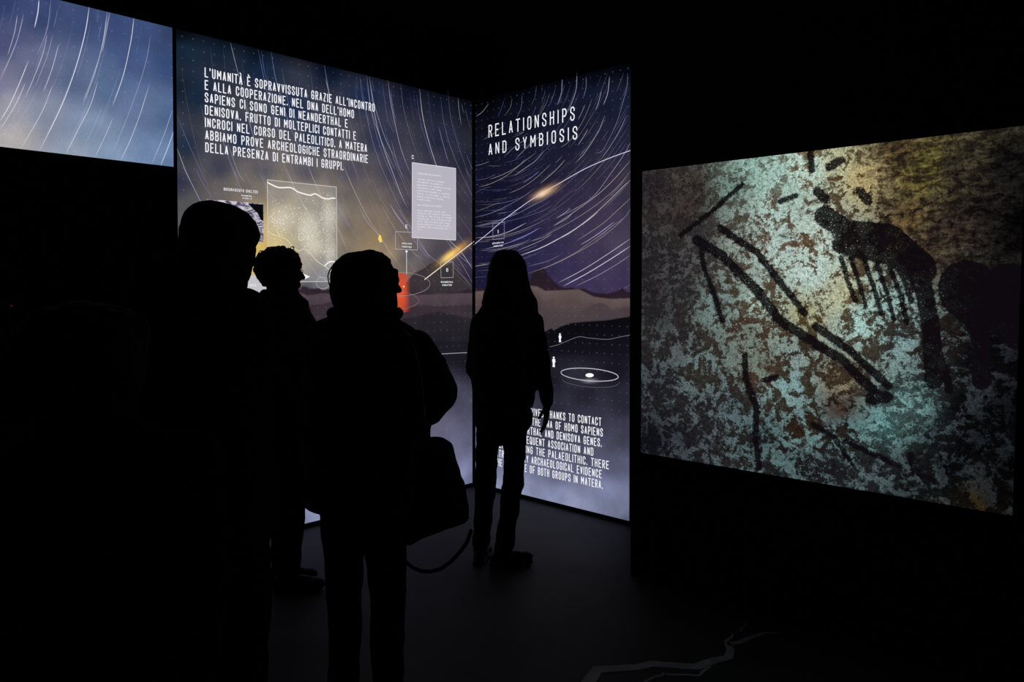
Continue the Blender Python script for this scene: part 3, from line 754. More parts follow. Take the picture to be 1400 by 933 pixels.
for i in range(190):
    t_ = random.random(); r_ = .3+t_*2.0
    cx, cz = .45-.4*t_, 3.08+.9*t_
    a0 = random.uniform(math.radians(-110), math.radians(-2)); da = random.uniform(.05, .45)
    pts = [(cx+r_*math.cos(a0+da*k/14), cz+r_*math.sin(a0+da*k/14)) for k in range(15)]
    pts = [p for p in pts if .03 < p[0] < B_U1-.015 and 1.62 < p[1] < 3.02]
    if len(pts) > 3: rb.add(pts, random.uniform(.4, .8)*PXW, random.choice(TRAIL), random.uniform(.08, .3), 0.3)
rb.build('star_trails', M_INK, LB, True)

r = Ribbons(PB, 0.003)
r.add(spline([PB.uz(*p) for p in ((648, 335), (668, 319), (690, 300), (720, 278), (742, 264), (770, 248), (800, 231), (832, 217), (862, 206))], 4), 1.1*PXW, (214, 208, 240), .95)
rect_px(r, PB, [(674, 306), (689.8, 304), (689.6, 326.4), (674.4, 327.6)], .9*PXW, (150, 145, 175), .8)
r.add(spline([PB.uz(*p) for p in ((752, 474.5), (765, 471), (790, 461), (805, 462.3), (830, 464.3), (845, 461.5), (862, 458.2))], 4), 1.0*PXW, (104, 104, 116), .9)
ell = [PB.uz(806.5+39.3*math.cos(t*.2), 512.5+8.5*math.sin(t*.2)+3.0*math.cos(t*.2)) for t in range(31)]
r.add(ell, 1.2*PXW, (190, 188, 198), closed=True)
r.add([PB.uz(807+38.5*math.cos(t*.2), 521.5+8*math.sin(t*.2)+3.0*math.cos(t*.2)) for t in range(16)], .9*PXW, (92, 90, 104), .8)
r.poly([PB.uz(806.5+5.6*math.cos(t*.4), 513.3+2.8*math.sin(t*.4)) for t in range(16)], (255, 255, 250))
r.split('diagram_line', M_INK, LB)
for x, y, h in ((766, 462, 12), (757.5, 495, 14)):
    r = Ribbons(PB, 0.0035)
    k = h/12
    def B_(pts): r.poly([PB.uz(x+a*k, y+b*k) for a, b in pts], (246, 246, 250))
    B_([(-.9, -6), (.9, -6), (1.1, -5), (.7, -3.8), (-.7, -3.8), (-1.1, -5)])
    B_([(-1.6, -3.5), (1.6, -3.3), (2, 0), (1.3, .8), (1.1, 3), (1.5, 6), (-1.4, 6), (-1.1, 2), (-1.4, .5), (-1.8, -1)])
    r.build('figure_icon', M_INK, LB)
r = Ribbons(PB, 0.005)
line_text(r, "RELATIONSHIPS", PB.uz(668.6, 188.6), PB.uz(786.2, 164.6), .098, .092, .85, each=(r, M_WHITE, LB))
line_text(r, "AND SYMBIOSIS", PB.uz(668.6, 213), PB.uz(789.8, 190.4), .093, .097, .85, each=(r, M_WHITE, LB))
blk = [("HUMANITY HAS SURVIVED THANKS TO CONTACT", 822.6, 582.8), ("AND COOPERATION. THE DNA OF HOMO SAPIENS", 824.7, 597.4), ("CONTAINS NEANDERTHAL AND DENISOVA GENES.", 823.2, 611.2), ("THROUGH THE FREQUENT ASSOCIATION AND", 811.8, 623.0),
       ("COUPLINGS, DURING THE PALAEOLITHIC. THERE", 833.0, 641.2), ("IS EXTRAORDINARY ARCHAEOLOGICAL EVIDENCE", 823.2, 654.0), ("OF THE PRESENCE OF BOTH GROUPS IN MATERA.", 824.7, 668.9)]
us = PB.uz(667, 600)[0]
za = PB.uz(822.6, 582.8)[1]; zz = PB.uz(824.7, 668.9)[1]
for i, (s, xe, ye) in enumerate(blk):
    z = za+(zz-za)*i/6; ue = PB.uz(xe, ye)[0]
    line_text(r, s, (us, z), (ue, z), .0575, .112, .42)
line_text(r, "I", PB.uz(680.6, 319.2), PB.uz(682.6, 319), .026, .22)
line_text(r, "DENISOVAN", PB.uz(673.8, 334.2), PB.uz(689, 332.6), .012, .2)
line_text(r, "MIGRATION", PB.uz(675.5, 338.2), PB.uz(688, 336.8), .012, .2)
r.build('lettering', M_WHITE, LB, True)

# ------------------------------------------------------------------ projection screen
SCTRL = [(890,260,(50,44,48),(42,36,40)),(882,400,(52,48,52),(38,34,38)),(950,250,(64,54,48),(50,42,40)),(930,300,(58,50,50),(48,42,42)),(930,400,(64,64,66),(46,44,46)),(940,275,(62,52,48),(52,43,40)),(1000,250,(116,146,136),(84,92,86)),(1060,240,(166,202,190),(128,142,126)),(1030,228,(150,190,178),(120,140,125)),(1100,225,(190,220,204),(136,118,80)),(1150,215,(190,190,150),(100,78,40)),
 (1180,240,(196,176,118),(84,64,36)),(1250,240,(128,114,52),(52,40,28)),(1270,225,(120,112,50),(60,48,26)),(1230,210,(116,92,52),(46,36,26)),(1300,230,(74,66,50),(28,23,23)),(1380,230,(28,26,24),(10,9,11)),(1398,300,(8,7,8),(4,4,5)),(1300,310,(74,58,48),(26,19,20)),(1350,290,(38,31,30),(12,10,12)),(1380,330,(22,18,18),(7,6,8)),(1350,400,(12,10,12),(5,4,7)),(1390,400,(6,6,8),(3,3,4)),
 (1240,300,(120,96,56),(46,32,24)),(1260,350,(84,64,44),(34,24,22)),(1010,330,(142,156,146),(84,76,66)),(960,330,(80,80,80),(56,53,54)),(920,360,(70,68,70),(44,40,44)),(890,340,(60,56,60),(42,38,42)),(1060,340,(180,206,196),(116,92,72)),(1060,290,(176,204,194),(108,96,76)),(1110,330,(190,210,196),(110,88,60)),(1110,370,(190,216,206),(106,82,56)),(1150,400,(188,190,150),(112,92,62)),(1180,440,(166,206,196),(80,75,60)),(1215,420,(150,186,180),(64,60,52)),
 (1230,460,(124,158,158),(52,50,47)),(1280,470,(82,92,92),(34,27,27)),(1340,500,(44,48,56),(12,11,14)),(1320,560,(42,48,54),(10,9,11)),(1370,560,(18,19,23),(5,5,6)),(1400,560,(6,6,8),(3,3,4)),(1320,610,(34,38,44),(8,7,9)),(1350,470,(34,36,44),(9,8,11)),(1390,500,(24,24,30),(7,7,9)),(1040,420,(166,190,176),(94,84,64)),(1100,430,(170,170,130),(94,78,48)),(980,420,(112,136,132),(68,64,56)),(900,430,(60,62,64),(42,40,42)),(930,470,(86,92,94),(44,42,42)),(890,520,(66,76,82),(32,32,38)),(960,500,(102,122,122),(54,51,46)),
 (1040,500,(112,124,108),(78,58,48)),(1020,450,(110,124,112),(76,54,44)),(1090,480,(132,152,146),(62,52,41)),(1080,530,(126,162,162),(62,60,46)),(1150,520,(132,122,96),(72,56,40)),(1000,560,(86,106,112),(44,44,43)),(890,600,(36,38,48),(18,18,28)),(930,600,(56,62,70),(26,26,34)),(960,600,(74,84,90),(36,34,38)),(960,560,(84,96,100),(40,38,40)),(1040,600,(76,102,106),(36,36,36)),(1100,590,(102,138,138),(50,34,25)),(1150,560,(72,54,48),(40,22,18)),
 (1160,590,(90,130,130),(40,36,34)),(1210,580,(104,156,154),(64,100,98)),(1240,560,(108,154,152),(66,88,88)),(1280,600,(54,68,72),(22,23,26)),(1200,640,(76,92,96),(32,32,35)),(1130,640,(70,84,90),(30,30,34)),(1080,640,(84,110,112),(30,32,34)),(1250,640,(60,72,76),(22,22,24)),(1300,640,(38,46,52),(9,9,11)),(1340,600,(24,27,34),(6,6,8)),(1360,670,(34,38,42),(8,7,8)),(1330,690,(48,38,18),(20,16,10)),(1385,640,(16,18,22),(5,5,6)),(1250,670,(50,60,62),(20,20,22))]
# plain charcoal bands, hatching and smears: (points, half width px, softness)
BANDS = [([(952,328),(985,348),(1030,392),(1066,438),(1100,460),(1150,492),(1198,538)], 7), ([(985,312),(1035,345),(1068,388),(1100,428)], 5.2),
 ([(1115,446),(1160,478),(1215,528)], 6.0), ([(1192,545),(1212,543)], 9), ([(958,335),(962,366),(976,402),(988,440)], 3.8),
 ([(1015,252),(965,296),(930,322)], 3.6), ([(1066,276),(1088,268)], 4.0), ([(1108,208),(1110,232)], 5), ([(1134,228),(1150,219)], 6), ([(1176,262),(1186,274)], 7), ([(1118,262),(1128,272)], 7),
 ([(1128,296),(1160,316),(1190,322)], 15), ([(1165,325),(1215,330),(1258,368)], 24), ([(1150,335),(1240,356)], 13), 
 ([(1245,350),(1264,400),(1273,450),(1277,520)], 13), ([(1284,485),(1298,532)], 7), ([(1322,395),(1350,420),(1378,400),(1398,440)], 40), ([(1338,440),(1342,520)], 14),
 ([(1150,352),(1160,388),(1170,412)], 3.8), ([(1163,352),(1176,392),(1184,420)], 3.6), ([(1180,350),(1194,392),(1205,428)], 3.8), ([(1196,352),(1212,398),(1222,436)], 3.8), ([(1212,356),(1230,400),(1240,442)], 4), ([(1228,360),(1246,412)], 4.5),
 ([(1018,488),(1020,520),(1034,556),(1033,600),(1038,640)], 4.6), ([(1046,520),(1062,516)], 4.2),
 ([(1112,581),(1140,597)], 4.0), ([(1155,603),(1190,620),(1232,638)], 3.8), ([(1146,608),(1166,636)], 3.2), ([(1245,622),(1246,634)], 4), ([(1248,643),(1275,657)], 4),
 ([(1190,300),(1250,290),(1300,262),(1350,240)], 1.2), ([(1065,322),(1095,328)], 1.6)]
def seg_sdf(P, pts, hw):
    best = np.full(len(P), 1e9)
    for a, b in zip(pts[:-1], pts[1:]):
        a = np.array(a, float); b = np.array(b, float); ab = b-a
        t = np.clip(((P-a)@ab)/(ab@ab), 0, 1)
        d = np.linalg.norm(P-(a+t[:, None]*ab), axis=1)
        best = np.minimum(best, d)
    return best-hw

def screen_mat():
    m, nt, out = mat('projected_rock_image')
    uv = N(nt, 'ShaderNodeUVMap', uv_map='metres')
    L = N(nt, 'ShaderNodeAttribute', attribute_name='ink').outputs['Color']
    D = N(nt, 'ShaderNodeAttribute', attribute_name='ink_dark').outputs['Color']
    S = N(nt, 'ShaderNodeAttribute', attribute_name='charcoal').outputs['Fac']
    R = N(nt, 'ShaderNodeAttribute', attribute_name='rocky').outputs['Fac']
    def nz(scale, det=5, rough=.6, dist=0.0, sc=(1, 1, 1), rot=0.0):
        mp = N(nt, 'ShaderNodeMapping'); mp.inputs['Scale'].default_value = sc; mp.inputs['Rotation'].default_value = (0, 0, rot)
        nt.links.new(uv.outputs[0], mp.inputs[0])
        n = N(nt, 'ShaderNodeTexNoise'); n.inputs['Scale'].default_value = scale; n.inputs['Detail'].default_value = det
        n.inputs['Roughness'].default_value = rough; n.inputs['Distortion'].default_value = dist
        nt.links.new(mp.outputs[0], n.inputs['Vector']); return n.outputs['Fac']
    blotch = nz(10.5, 6, .62, .6); mid = nz(42, 4, .6, .4); fine = nz(130, 3, .7); strata = nz(12, 6, .68, .5, (1, 2.6, 1), -0.5)
    crust = math_node(nt, 'ADD', math_node(nt, 'MULTIPLY', blotch, .60), math_node(nt, 'ADD', math_node(nt, 'MULTIPLY', mid, .28), math_node(nt, 'MULTIPLY', fine, .12)))
    rock = math_node(nt, 'ADD', math_node(nt, 'MULTIPLY', strata, .7), math_node(nt, 'MULTIPLY', mid, .3))
    sepL = N(nt, 'ShaderNodeSeparateColor'); nt.links.new(L, sepL.inputs[0])
    f1 = sstep(nt, math_node(nt, 'ADD', crust, math_node(nt, 'MULTIPLY', sepL.outputs[0], .10)), .488, .56); f2 = sstep(nt, rock, .42, .64)
    f = math_node(nt, 'ADD', math_node(nt, 'MULTIPLY', f1, math_node(nt, 'SUBTRACT', 1.0, R)), math_node(nt, 'MULTIPLY', f2, R))
    col = mixc(nt, f, D, L)
    g = math_node(nt, 'MULTIPLY', sstep(nt, fine, .3, .7, .6, 1.32), sstep(nt, mid, .32, .62, .72, 1.15))
    vm = N(nt, 'ShaderNodeVectorMath', operation='SCALE'); nt.links.new(col, vm.inputs[0]); nt.links.new(g, vm.inputs['Scale'])
    # pits
    pits = sstep(nt, nz(75, 3, .6), .36, .42, .45, 1.0)
    vm2 = N(nt, 'ShaderNodeVectorMath', operation='SCALE'); nt.links.new(vm.outputs[0], vm2.inputs[0]); nt.links.new(pits, vm2.inputs['Scale'])
    # charcoal with ragged edge and bright grains showing through
    edge = math_node(nt, 'ADD', S, math_node(nt, 'MULTIPLY', math_node(nt, 'SUBTRACT', math_node(nt, 'ADD', math_node(nt, 'MULTIPLY', mid, .6), math_node(nt, 'MULTIPLY', fine, .4)), .5), 9.0))
    mk = sstep(nt, edge, -1.6, 1.4, .96, 0.0)
    grains = sstep(nt, nz(150, 1, .5), .66, .71, 0.0, .75)
    mk = math_node(nt, 'MULTIPLY', mk, math_node(nt, 'SUBTRACT', 1.0, grains))
    col = mixc(nt, mk, vm2.outputs[0], tuple(lin((13, 9, 14))))
    emis(nt, out, col)
    return m
def build_screen():
    c = [PS.uz(*p) for p in ((880, 234.6), (1404, 172.2), (1385, 704.8), (877.8, 618.6))]
    ctr = PS.w((c[0][0]+c[1][0])/2, c[3][1], 0.01)
    t = thing('projection_screen', 'large lit screen on the right wall showing a projected stained rock face', 'screen', ctr)
    nu = nz = 190
    s, v = np.meshgrid(np.linspace(0, 1, nu), np.linspace(0, 1, nz)); s = s.ravel()[:, None]; v = v.ravel()[:, None]
    c = np.array(c); TL, TR, BR, BL = c
    UZ = (TL*(1-s)+TR*s)*(1-v)+(BL*(1-s)+BR*s)*v
    off = 0.012
    P = np.c_[PS.o[0]+PS.d[0]*UZ[:, 0]+PS.n[0]*off, PS.o[1]+PS.d[1]*UZ[:, 0]+PS.n[1]*off, UZ[:, 1]]
    px = topix(P)
    col = idw([(a, b, c_, tuple((v_*.86+sum(d_)/3*.14)*.90 for v_ in d_)) for a, b, c_, d_ in grey(SCTRL, .12, .95)], px, 3.4, 6)
    # the projected picture dims towards its frame at the right edge and left side
    sd = np.min([seg_sdf(px, p, h) for p, h in BANDS], axis=0)
    rocky = np.clip((px[:, 0]-1130-(px[:, 1]-180)*.55)/60, 0, 1)*np.clip((400-px[:, 1])/50, 0, 1)
    i = np.arange(nu*nz).reshape(nz, nu)
    f = np.c_[i[1:, :-1].ravel(), i[1:, 1:].ravel(), i[:-1, 1:].ravel(), i[:-1, :-1].ravel()]
    me = bpy.data.meshes.new('s'); me.from_pydata(P.tolist(), [], f.tolist())
    for nm, k in (('ink', col[:, :3]), ('ink_dark', col[:, 3:])):
        a = me.color_attributes.new(nm, 'FLOAT_COLOR', 'POINT'); a.data.foreach_set('color', np.c_[k, np.ones(len(k))].astype(np.float32).ravel())
    for nm, k in (('charcoal', sd), ('rocky', rocky)):
        a = me.attributes.new(nm, 'FLOAT', 'POINT'); a.data.foreach_set('value', k.astype(np.float32))
    uvl = me.uv_layers.new(name='metres'); li = np.empty(len(me.loops), np.int32); me.loops.foreach_get('vertex_index', li)
    uvl.data.foreach_set('uv', UZ[li].astype(np.float32).ravel())
    link('projected_image', me, screen_mat(), t)
    bm = bmesh.new()
    a = [bm.verts.new(PS.w(x[0], x[1], .001)) for x in c]; b = [bm.verts.new(PS.w(x[0], x[1], .0105)) for x in c]
    bm.faces.new(a); bm.faces.new(b[::-1])
    for k in range(4): bm.faces.new((a[k], b[k], b[(k+1) % 4], a[(k+1) % 4]))
    from_bm('screen_board', bm, M_FRAME, t)
build_screen()
r = Ribbons(PS, 0.002)
line_text(r, "ALLEANZA E SIMBIOSI", PS.uz(876, 675.6), PS.uz(1141.5, 731.5), .078, .12, 1.0)
o = r.build('lettering', M_WALLTEXT, WALL_R, True); o['label'] = 'dim grey lettering under the screen'

# ------------------------------------------------------------------ painted crack line on the floor
def floor_line():
    pts = []
    c = (4.375, 780, 820)
    def ribbon(bm, line, widths):
        P = [np.array(qf(c[1]+a/c[0], c[2]+b/c[0])[:2]) for a, b in line]
        L = []; R = []
        for i, p in enumerate(P):
            t = P[min(i+1, len(P)-1)]-P[max(i-1, 0)]; t /= np.linalg.norm(t); n = np.array([-t[1], t[0]])*widths[i]*.5
            L.append(bm.verts.new((*(p+n), FLOOR+.0015))); R.append(bm.verts.new((*(p-n), FLOOR+.0015)))
        for i in range(len(P)-1): bm.faces.new((R[i], R[i+1], L[i+1], L[i]))
    bm = bmesh.new()
    ribbon(bm, [(40,600),(112,490),(160,421),(410,405),(485,386),(670,400),(755,404),(815,382),(865,365),(945,348),(958,305),(940,269),(930,250),(965,225),(970,205)], [.06,.055,.06,.048,.05,.05,.05,.05,.048,.04,.035,.03,.02,.012,.006])
    ribbon(bm, [(940,268),(990,262),(1030,252),(1060,234),(1110,220),(1150,204),(1250,200)], [.03,.03,.03,.028,.024,.02,.008])
    ribbon(bm, [(400,540),(450,492),(500,465),(545,458),(555,442),(585,451),(700,453),(770,458),(790,432),(835,400)], [.014,.014,.012,.012,.012,.012,.012,.014,.016,.018])
    ribbon(bm, [(1000,180),(1015,195),(1025,172),(1045,160),(1050,120)], [.006,.012,.01,.008,.004])
    o = from_bm('painted_line', bm, M_LINE, FLOOR_O); o['label'] = 'pale jagged line painted on the dark floor'
floor_line()

# ------------------------------------------------------------------ small indicator lamp
p = PA.w(*PA.uz(22, 418.5), -0.11)
t = thing('indicator_light', 'tiny red standby light glowing in the dark at far left', 'indicator light', p)
bm = bmesh.new(); u, z = PA.uz(22, 418.5); slab(bm, PA, u-.05, u+.05, z-.035, z+.035, -.12, -.09)
bmesh.ops.bevel(bm, geom=bm.edges[:], offset=.006, segments=2); from_bm('housing', bm, M_FRAME, t)
bm = bmesh.new(); bmesh.ops.create_icosphere(bm, subdivisions=2, radius=.0035, matrix=Matrix.Translation(PA.w(u, z, -.088)))
from_bm('lamp', bm, flat('red_led', (150, 20, 40), .5), t)

# ------------------------------------------------------------------ figures
def sph(bm, c, r, rot=None, seg=14):
    r = (r, r, r) if isinstance(r, (int, float)) else r
    m = Matrix.Translation(Vector(c)) @ ((rot.to_4x4() if rot is not None else Matrix.Identity(4)) @ Matrix.Diagonal((*r, 1)))
    bmesh.ops.create_uvsphere(bm, u_segments=seg, v_segments=max(8, seg//2+2), radius=1.0, matrix=m)

def cap(bm, a, b, r0, r1, seg=12):
    a = Vector(a); b = Vector(b); d = b-a; L = d.length
    sph(bm, a, r0, seg=seg); sph(bm, b, r1, seg=seg)
    if L < 1e-5: return
    rot = d.to_track_quat('Z', 'Y').to_matrix().to_4x4()
    bmesh.ops.create_cone(bm, cap_ends=True, segments=seg, radius1=r0, radius2=r1, depth=L, matrix=Matrix.Translation((a+b)/2) @ rot)

def chain(bm, pts, rad, seg=12):
    for i in range(len(pts)-1): cap(bm, pts[i], pts[i+1], rad[i], rad[i+1], seg)

def loft(bm, rows, Y, n=28, shear=0.0):
    """rows: (py, xl, xr, half thickness, depth shift) -> stacked super-ellipse sections at depth Y"""
    rows = sorted(rows)
    R = []
    for (py, xl, xr, th, *dy) in rows:
        a = q(xl, py, Y); b = q(xr, py, Y)
        R.append(((a.x+b.x)/2, (b.x-a.x)/2, a.z, th, dy[0] if dy else 0.0))
    S = []
    for i in range(len(R)-1):
        for k in range(3):
            t = k/3
            S.append(tuple(np.array(R[i])*(1-t)+np.array(R[i+1])*t))
    S.append(R[-1])
    rings = []
    for (cx, hw, z, th, dy) in S:
        ring = []
        for k in range(n):
            t = 2*math.pi*k/n; c, s_ = math.cos(t), math.sin(t)
            e = 0.86
            ring.append(bm.verts.new((cx+hw*math.copysign(abs(c)**e, c), Y+dy+th*math.copysign(abs(s_)**e, s_), z)))
        rings.append(ring)
    for a, b in zip(rings[:-1], rings[1:]):
        for k in range(n): bm.faces.new((a[k], a[(k+1) % n], b[(k+1) % n], b[k]))
    bm.faces.new(rings[0]); bm.faces.new(rings[-1][::-1])

def solid(name, bm, m, parent, voxel=0.008, smooth=4, rough=0.0, rscale=6.0, rseed=0.0):
    """fuse the pieces into ONE continuous surface, then add folds"""
    bmesh.ops.recalc_face_normals(bm, faces=bm.faces[:])
    me = bpy.data.meshes.new('tmp'); bm.to_mesh(me); bm.free()
    o = bpy.data.objects.new('tmp', me); COL.objects.link(o)
    md = o.modifiers.new('r', 'REMESH'); md.mode = 'VOXEL'; md.voxel_size = voxel; md.adaptivity = 0.0
    ms = o.modifiers.new('s', 'SMOOTH'); ms.factor = 0.5; ms.iterations = smooth
    dg = bpy.context.evaluated_depsgraph_get()
    me2 = bpy.data.meshes.new_from_object(o.evaluated_get(dg))
    bpy.data.objects.remove(o); bpy.data.meshes.remove(me)
    if rough:
        n = len(me2.vertices)
        co = np.empty(n*3); me2.vertices.foreach_get('co', co); no = np.empty(n*3); me2.vertices.foreach_get('normal', no)
        co = co.reshape(-1, 3); no = no.reshape(-1, 3)
        d = np.array([noise.noise(Vector((c[0]*rscale+rseed, c[1]*rscale, c[2]*rscale*1.6)))+.4*noise.noise(Vector((c[0]*rscale*3, c[1]*rscale*3+rseed, c[2]*rscale*4))) for c in co])
        co += no*d[:, None]*rough
        me2.vertices.foreach_set('co', co.ravel()); me2.update()
    me2.materials.clear()
    me2.polygons.foreach_set('use_smooth', [True]*len(me2.polygons))
    return link(name, me2, m, parent)

def hand(bm, wrist, d, palm, curl=0.35, s=1.0, flip=1):
    d = Vector(d).normalized(); palm = Vector(palm); palm = (palm-palm.dot(d)*d).normalized(); side = d.cross(palm).normalized()*flip
    w0 = Vector(wrist)
    rot = Matrix((side, palm, d)).transposed()
    sph(bm, w0+d*.048*s, (.040*s, .016*s, .052*s), rot)
    cap(bm, w0-d*.02, w0+d*.02*s, .026*s, .024*s)
    for off, ln, fr in ((-.031, .056, .0), (-.0105, .070, .004), (.0105, .076, .006), (.031, .068, .002)):
        p = w0+d*(.088+fr)*s+side*off*s; a = curl*.5; dd = d.copy()
        for j, (fl, r0, r1) in enumerate(((.44, .0088, .0082), (.32, .0082, .0075), (.24, .0075, .0065))):
            dd = (d*math.cos(a)+palm*math.sin(a)+side*off*1.6).normalized()
            p2 = p+dd*ln*fl*s*1.05; cap(bm, p, p2, r0*s, r1*s, 8); p = p2; a += curl
    p = w0+d*.022*s+side*.026*s; t1 = (d*.62+side*.72+palm*.25).normalized(); p2 = p+t1*.042*s
    cap(bm, p, p2, .0125*s, .0105*s, 8)
    t2 = (d*.88+side*.35+palm*.3).normalized(); p3 = p2+t2*.034*s; cap(bm, p2, p3, .0105*s, .0085*s, 8)

def head_rot(yaw, pitch=0.0, roll=0.0):
    """yaw 0 faces away from the camera (+Y), negative turns to picture right"""
    return Matrix.Rotation(math.radians(yaw), 3, 'Z') @ Matrix.Rotation(math.radians(pitch), 3, 'X') @ Matrix.Rotation(math.radians(roll), 3, 'Y')

def head(bm, c, R, s=1.0):
    def L(x, y, z): return Vector(c)+R @ Vector((x*s, y*s, z*s))
    def E(x, y, z, rx, ry, rz): sph(bm, L(x, y, z), (rx*s, ry*s, rz*s), R, 20)
    E(0, -.012, .025, .076, .096, .090)      # cranium
    E(0, .035, -.030, .062, .062, .085)      # face
    E(0, .050, -.088, .040, .040, .030)      # jaw and chin
    E(0, .083, -.108, .020, .016, .016)
    E(0, .080, .028, .048, .018, .012)       # brow
    for sx in (-1, 1):
        E(sx*.034, .070, -.020, .022, .022, .020)   # cheek bones
        E(sx*.045, .020, -.075, .022, .040, .030)   # jaw sides
        E(sx*.076, -.005, -.010, .010, .020, .032)  # ears
        E(sx*.080, -.010, .010, .008, .014, .014)
    cap(bm, L(0, .090, .012), L(0, .112, -.022), .0095*s, .0125*s, 10)   # nose
    for sx in (-1, 1): E(sx*.012, .100, -.028, .009, .010, .008)
    E(0, .092, -.058, .024, .011, .006); E(0, .090, -.070, .021, .011, .007)   # lips
    return L

def eyes(L, R, s, parent):
    for sx in (-1, 1):
        bm = bmesh.new(); sph(bm, L(sx*.030, .0815, .005), (.013*s, .012*s, .010*s), R, 12)
        from_bm('eye', bm, M_EYE, parent, True)

def shoe(parent, ankle, yaw, s=1.0):
    R = Matrix.Rotation(math.radians(yaw), 3, 'Z'); a = Vector((ankle[0], ankle[1], FLOOR))
    def L(x, y, z): return a+R @ Vector((x*s, y*s, z*s))
    bm = bmesh.new()
    sph(bm, L(0, -.035, .045), (.036*s, .048*s, .045*s), R)
    sph(bm, L(0, .05, .042), (.040*s, .085*s, .040*s), R)
    sph(bm, L(0, .125, .034), (.046*s, .062*s, .033*s), R)
    cap(bm, L(0, -.02, .06), L(0, -.012, .12), .042*s, .044*s)
    for y0, y1, r0 in ((-.045, .02, .034), (.02, .13, .040)):
        for x in (-.008, .008): cap(bm, L(x, y0, .016), L(x, y1, .016), r0*.45*s, r0*.45*s)
    # flat sole
    for (x0, x1, y0, y1) in ((-.036, .036, -.08, .03), (-.044, .044, .03, .165)):
        vs = [bm.verts.new(L(x, y, z)) for z in (.001, .022) for x, y in ((x0, y0), (x1, y0), (x1, y1), (x0, y1))]
        for f in ((3, 2, 1, 0), (4, 5, 6, 7), (0, 1, 5, 4), (1, 2, 6, 5), (2, 3, 7, 6), (3, 0, 4, 7)): bm.faces.new([vs[i] for i in f])
    o = solid('shoe', bm, M_SHOE, parent, .006, 3)
    lo = min(v.co.z for v in o.data.vertices)
    for v in o.data.vertices: v.co.z += FLOOR-lo+.0005
    return o

def person(label, spec):
    Y = spec['Y']
    root = thing('person', label, 'person', (spec['base'][0], spec['base'][1], FLOOR), 'visitors watching the exhibition')
    J = {k: (q(*v[:2], Y+(v[2] if len(v) > 2 else 0)) if len(v) < 4 else Vector(v[:3])) for k, v in spec['J'].items()}
    R = head_rot(*spec['head'][3:6]); hs = spec['head'][6] if len(spec['head']) > 6 else 1.0
    hc = q(spec['head'][0], spec['head'][1], Y+spec['head'][2])
    by = Matrix.Rotation(math.radians(spec.get('yaw', 0)), 3, 'Z')
    sh = (J['shl']+J['shr'])/2; hp = (J['hpl']+J['hpr'])/2
    bw = spec.get('bw', 1.0); lg = spec.get('leg', (.098, .072, .056))
    bm = bmesh.new()
    L = head(bm, hc, R, hs)
    nb = sh+Vector((0, 0, .03))
    chain(bm, [nb, hc+R @ Vector((0, -.02*hs, -.07*hs))], [.062, .054])
    sph(bm, hp+Vector((0, 0, .02)), (.155*bw, .105*bw, .12), by, 20); sph(bm, sh*.75+hp*.25-Vector((0, 0, .02)), (.160*bw, .110*bw, .17), by, 20)
    sph(bm, sh*.45+hp*.55, (.135*bw, .095*bw, .16), by, 20)
    for k in 'lr':
        cap(bm, sh+Vector((0, 0, .0)), J['sh'+k], .06, .054)
        chain(bm, [J['sh'+k], J['el'+k], J['wr'+k]], [.052, .040, .026])
        hd, pn, cu, fl = spec['hand'+k]
        hand(bm, J['wr'+k]+Vector(hd).normalized()*.012, hd, pn, cu, 1.0, fl)
        chain(bm, [J['hp'+k], J['kn'+k], J['an'+k]], [min(.082, lg[0]-.014), min(.054, lg[1]-.012), min(.038, lg[2]-.012)])
        yw = math.radians(spec['toe'+k]); cap(bm, J['an'+k]-Vector((0, 0, .035)), J['an'+k]+Vector((-math.sin(yw)*.12, math.cos(yw)*.12, -.055)), .034, .026)
    solid('body', bm, M_SKIN, root, .0056, 2)
    eyes(L, R, hs, root)
    # trousers
    bm = bmesh.new(); lw = spec.get('leg', (.098, .072, .056))
    sph(bm, hp+Vector((0, 0, .0)), (.172*bw, .125*bw, .13), by, 20)
    for k in 'lr':
        chain(bm, [J['hp'+k], J['kn'+k], J['an'+k]+Vector((0, 0, .02))], lw)
    solid('trousers', bm, M_TROUSER, root, .009, 3, spec.get('fold', .008), 7, spec.get('seed', 1))
    for k in 'lr': shoe(root, J['an'+k], spec['toe'+k])
    # coat
    bm = bmesh.new()
    loft(bm, spec['coat'], Y)
    sw = spec.get('sleeve', (.072, .060, .044))
    for k in 'lr':
        chain(bm, [sh*.35+J['sh'+k]*.65, J['sh'+k], J['el'+k], J['wr'+k]], [sw[0]*.98, *sw])
    for e in spec.get('coat_extra', []): chain(bm, [q(*p) for p in e[0]], e[1])
    solid('coat', bm, M_COATS[spec.get('coatm', 0)], root, .009, 3, .007, 8, spec.get('seed', 1)+5)
    return root, J, L, R, hc, hs

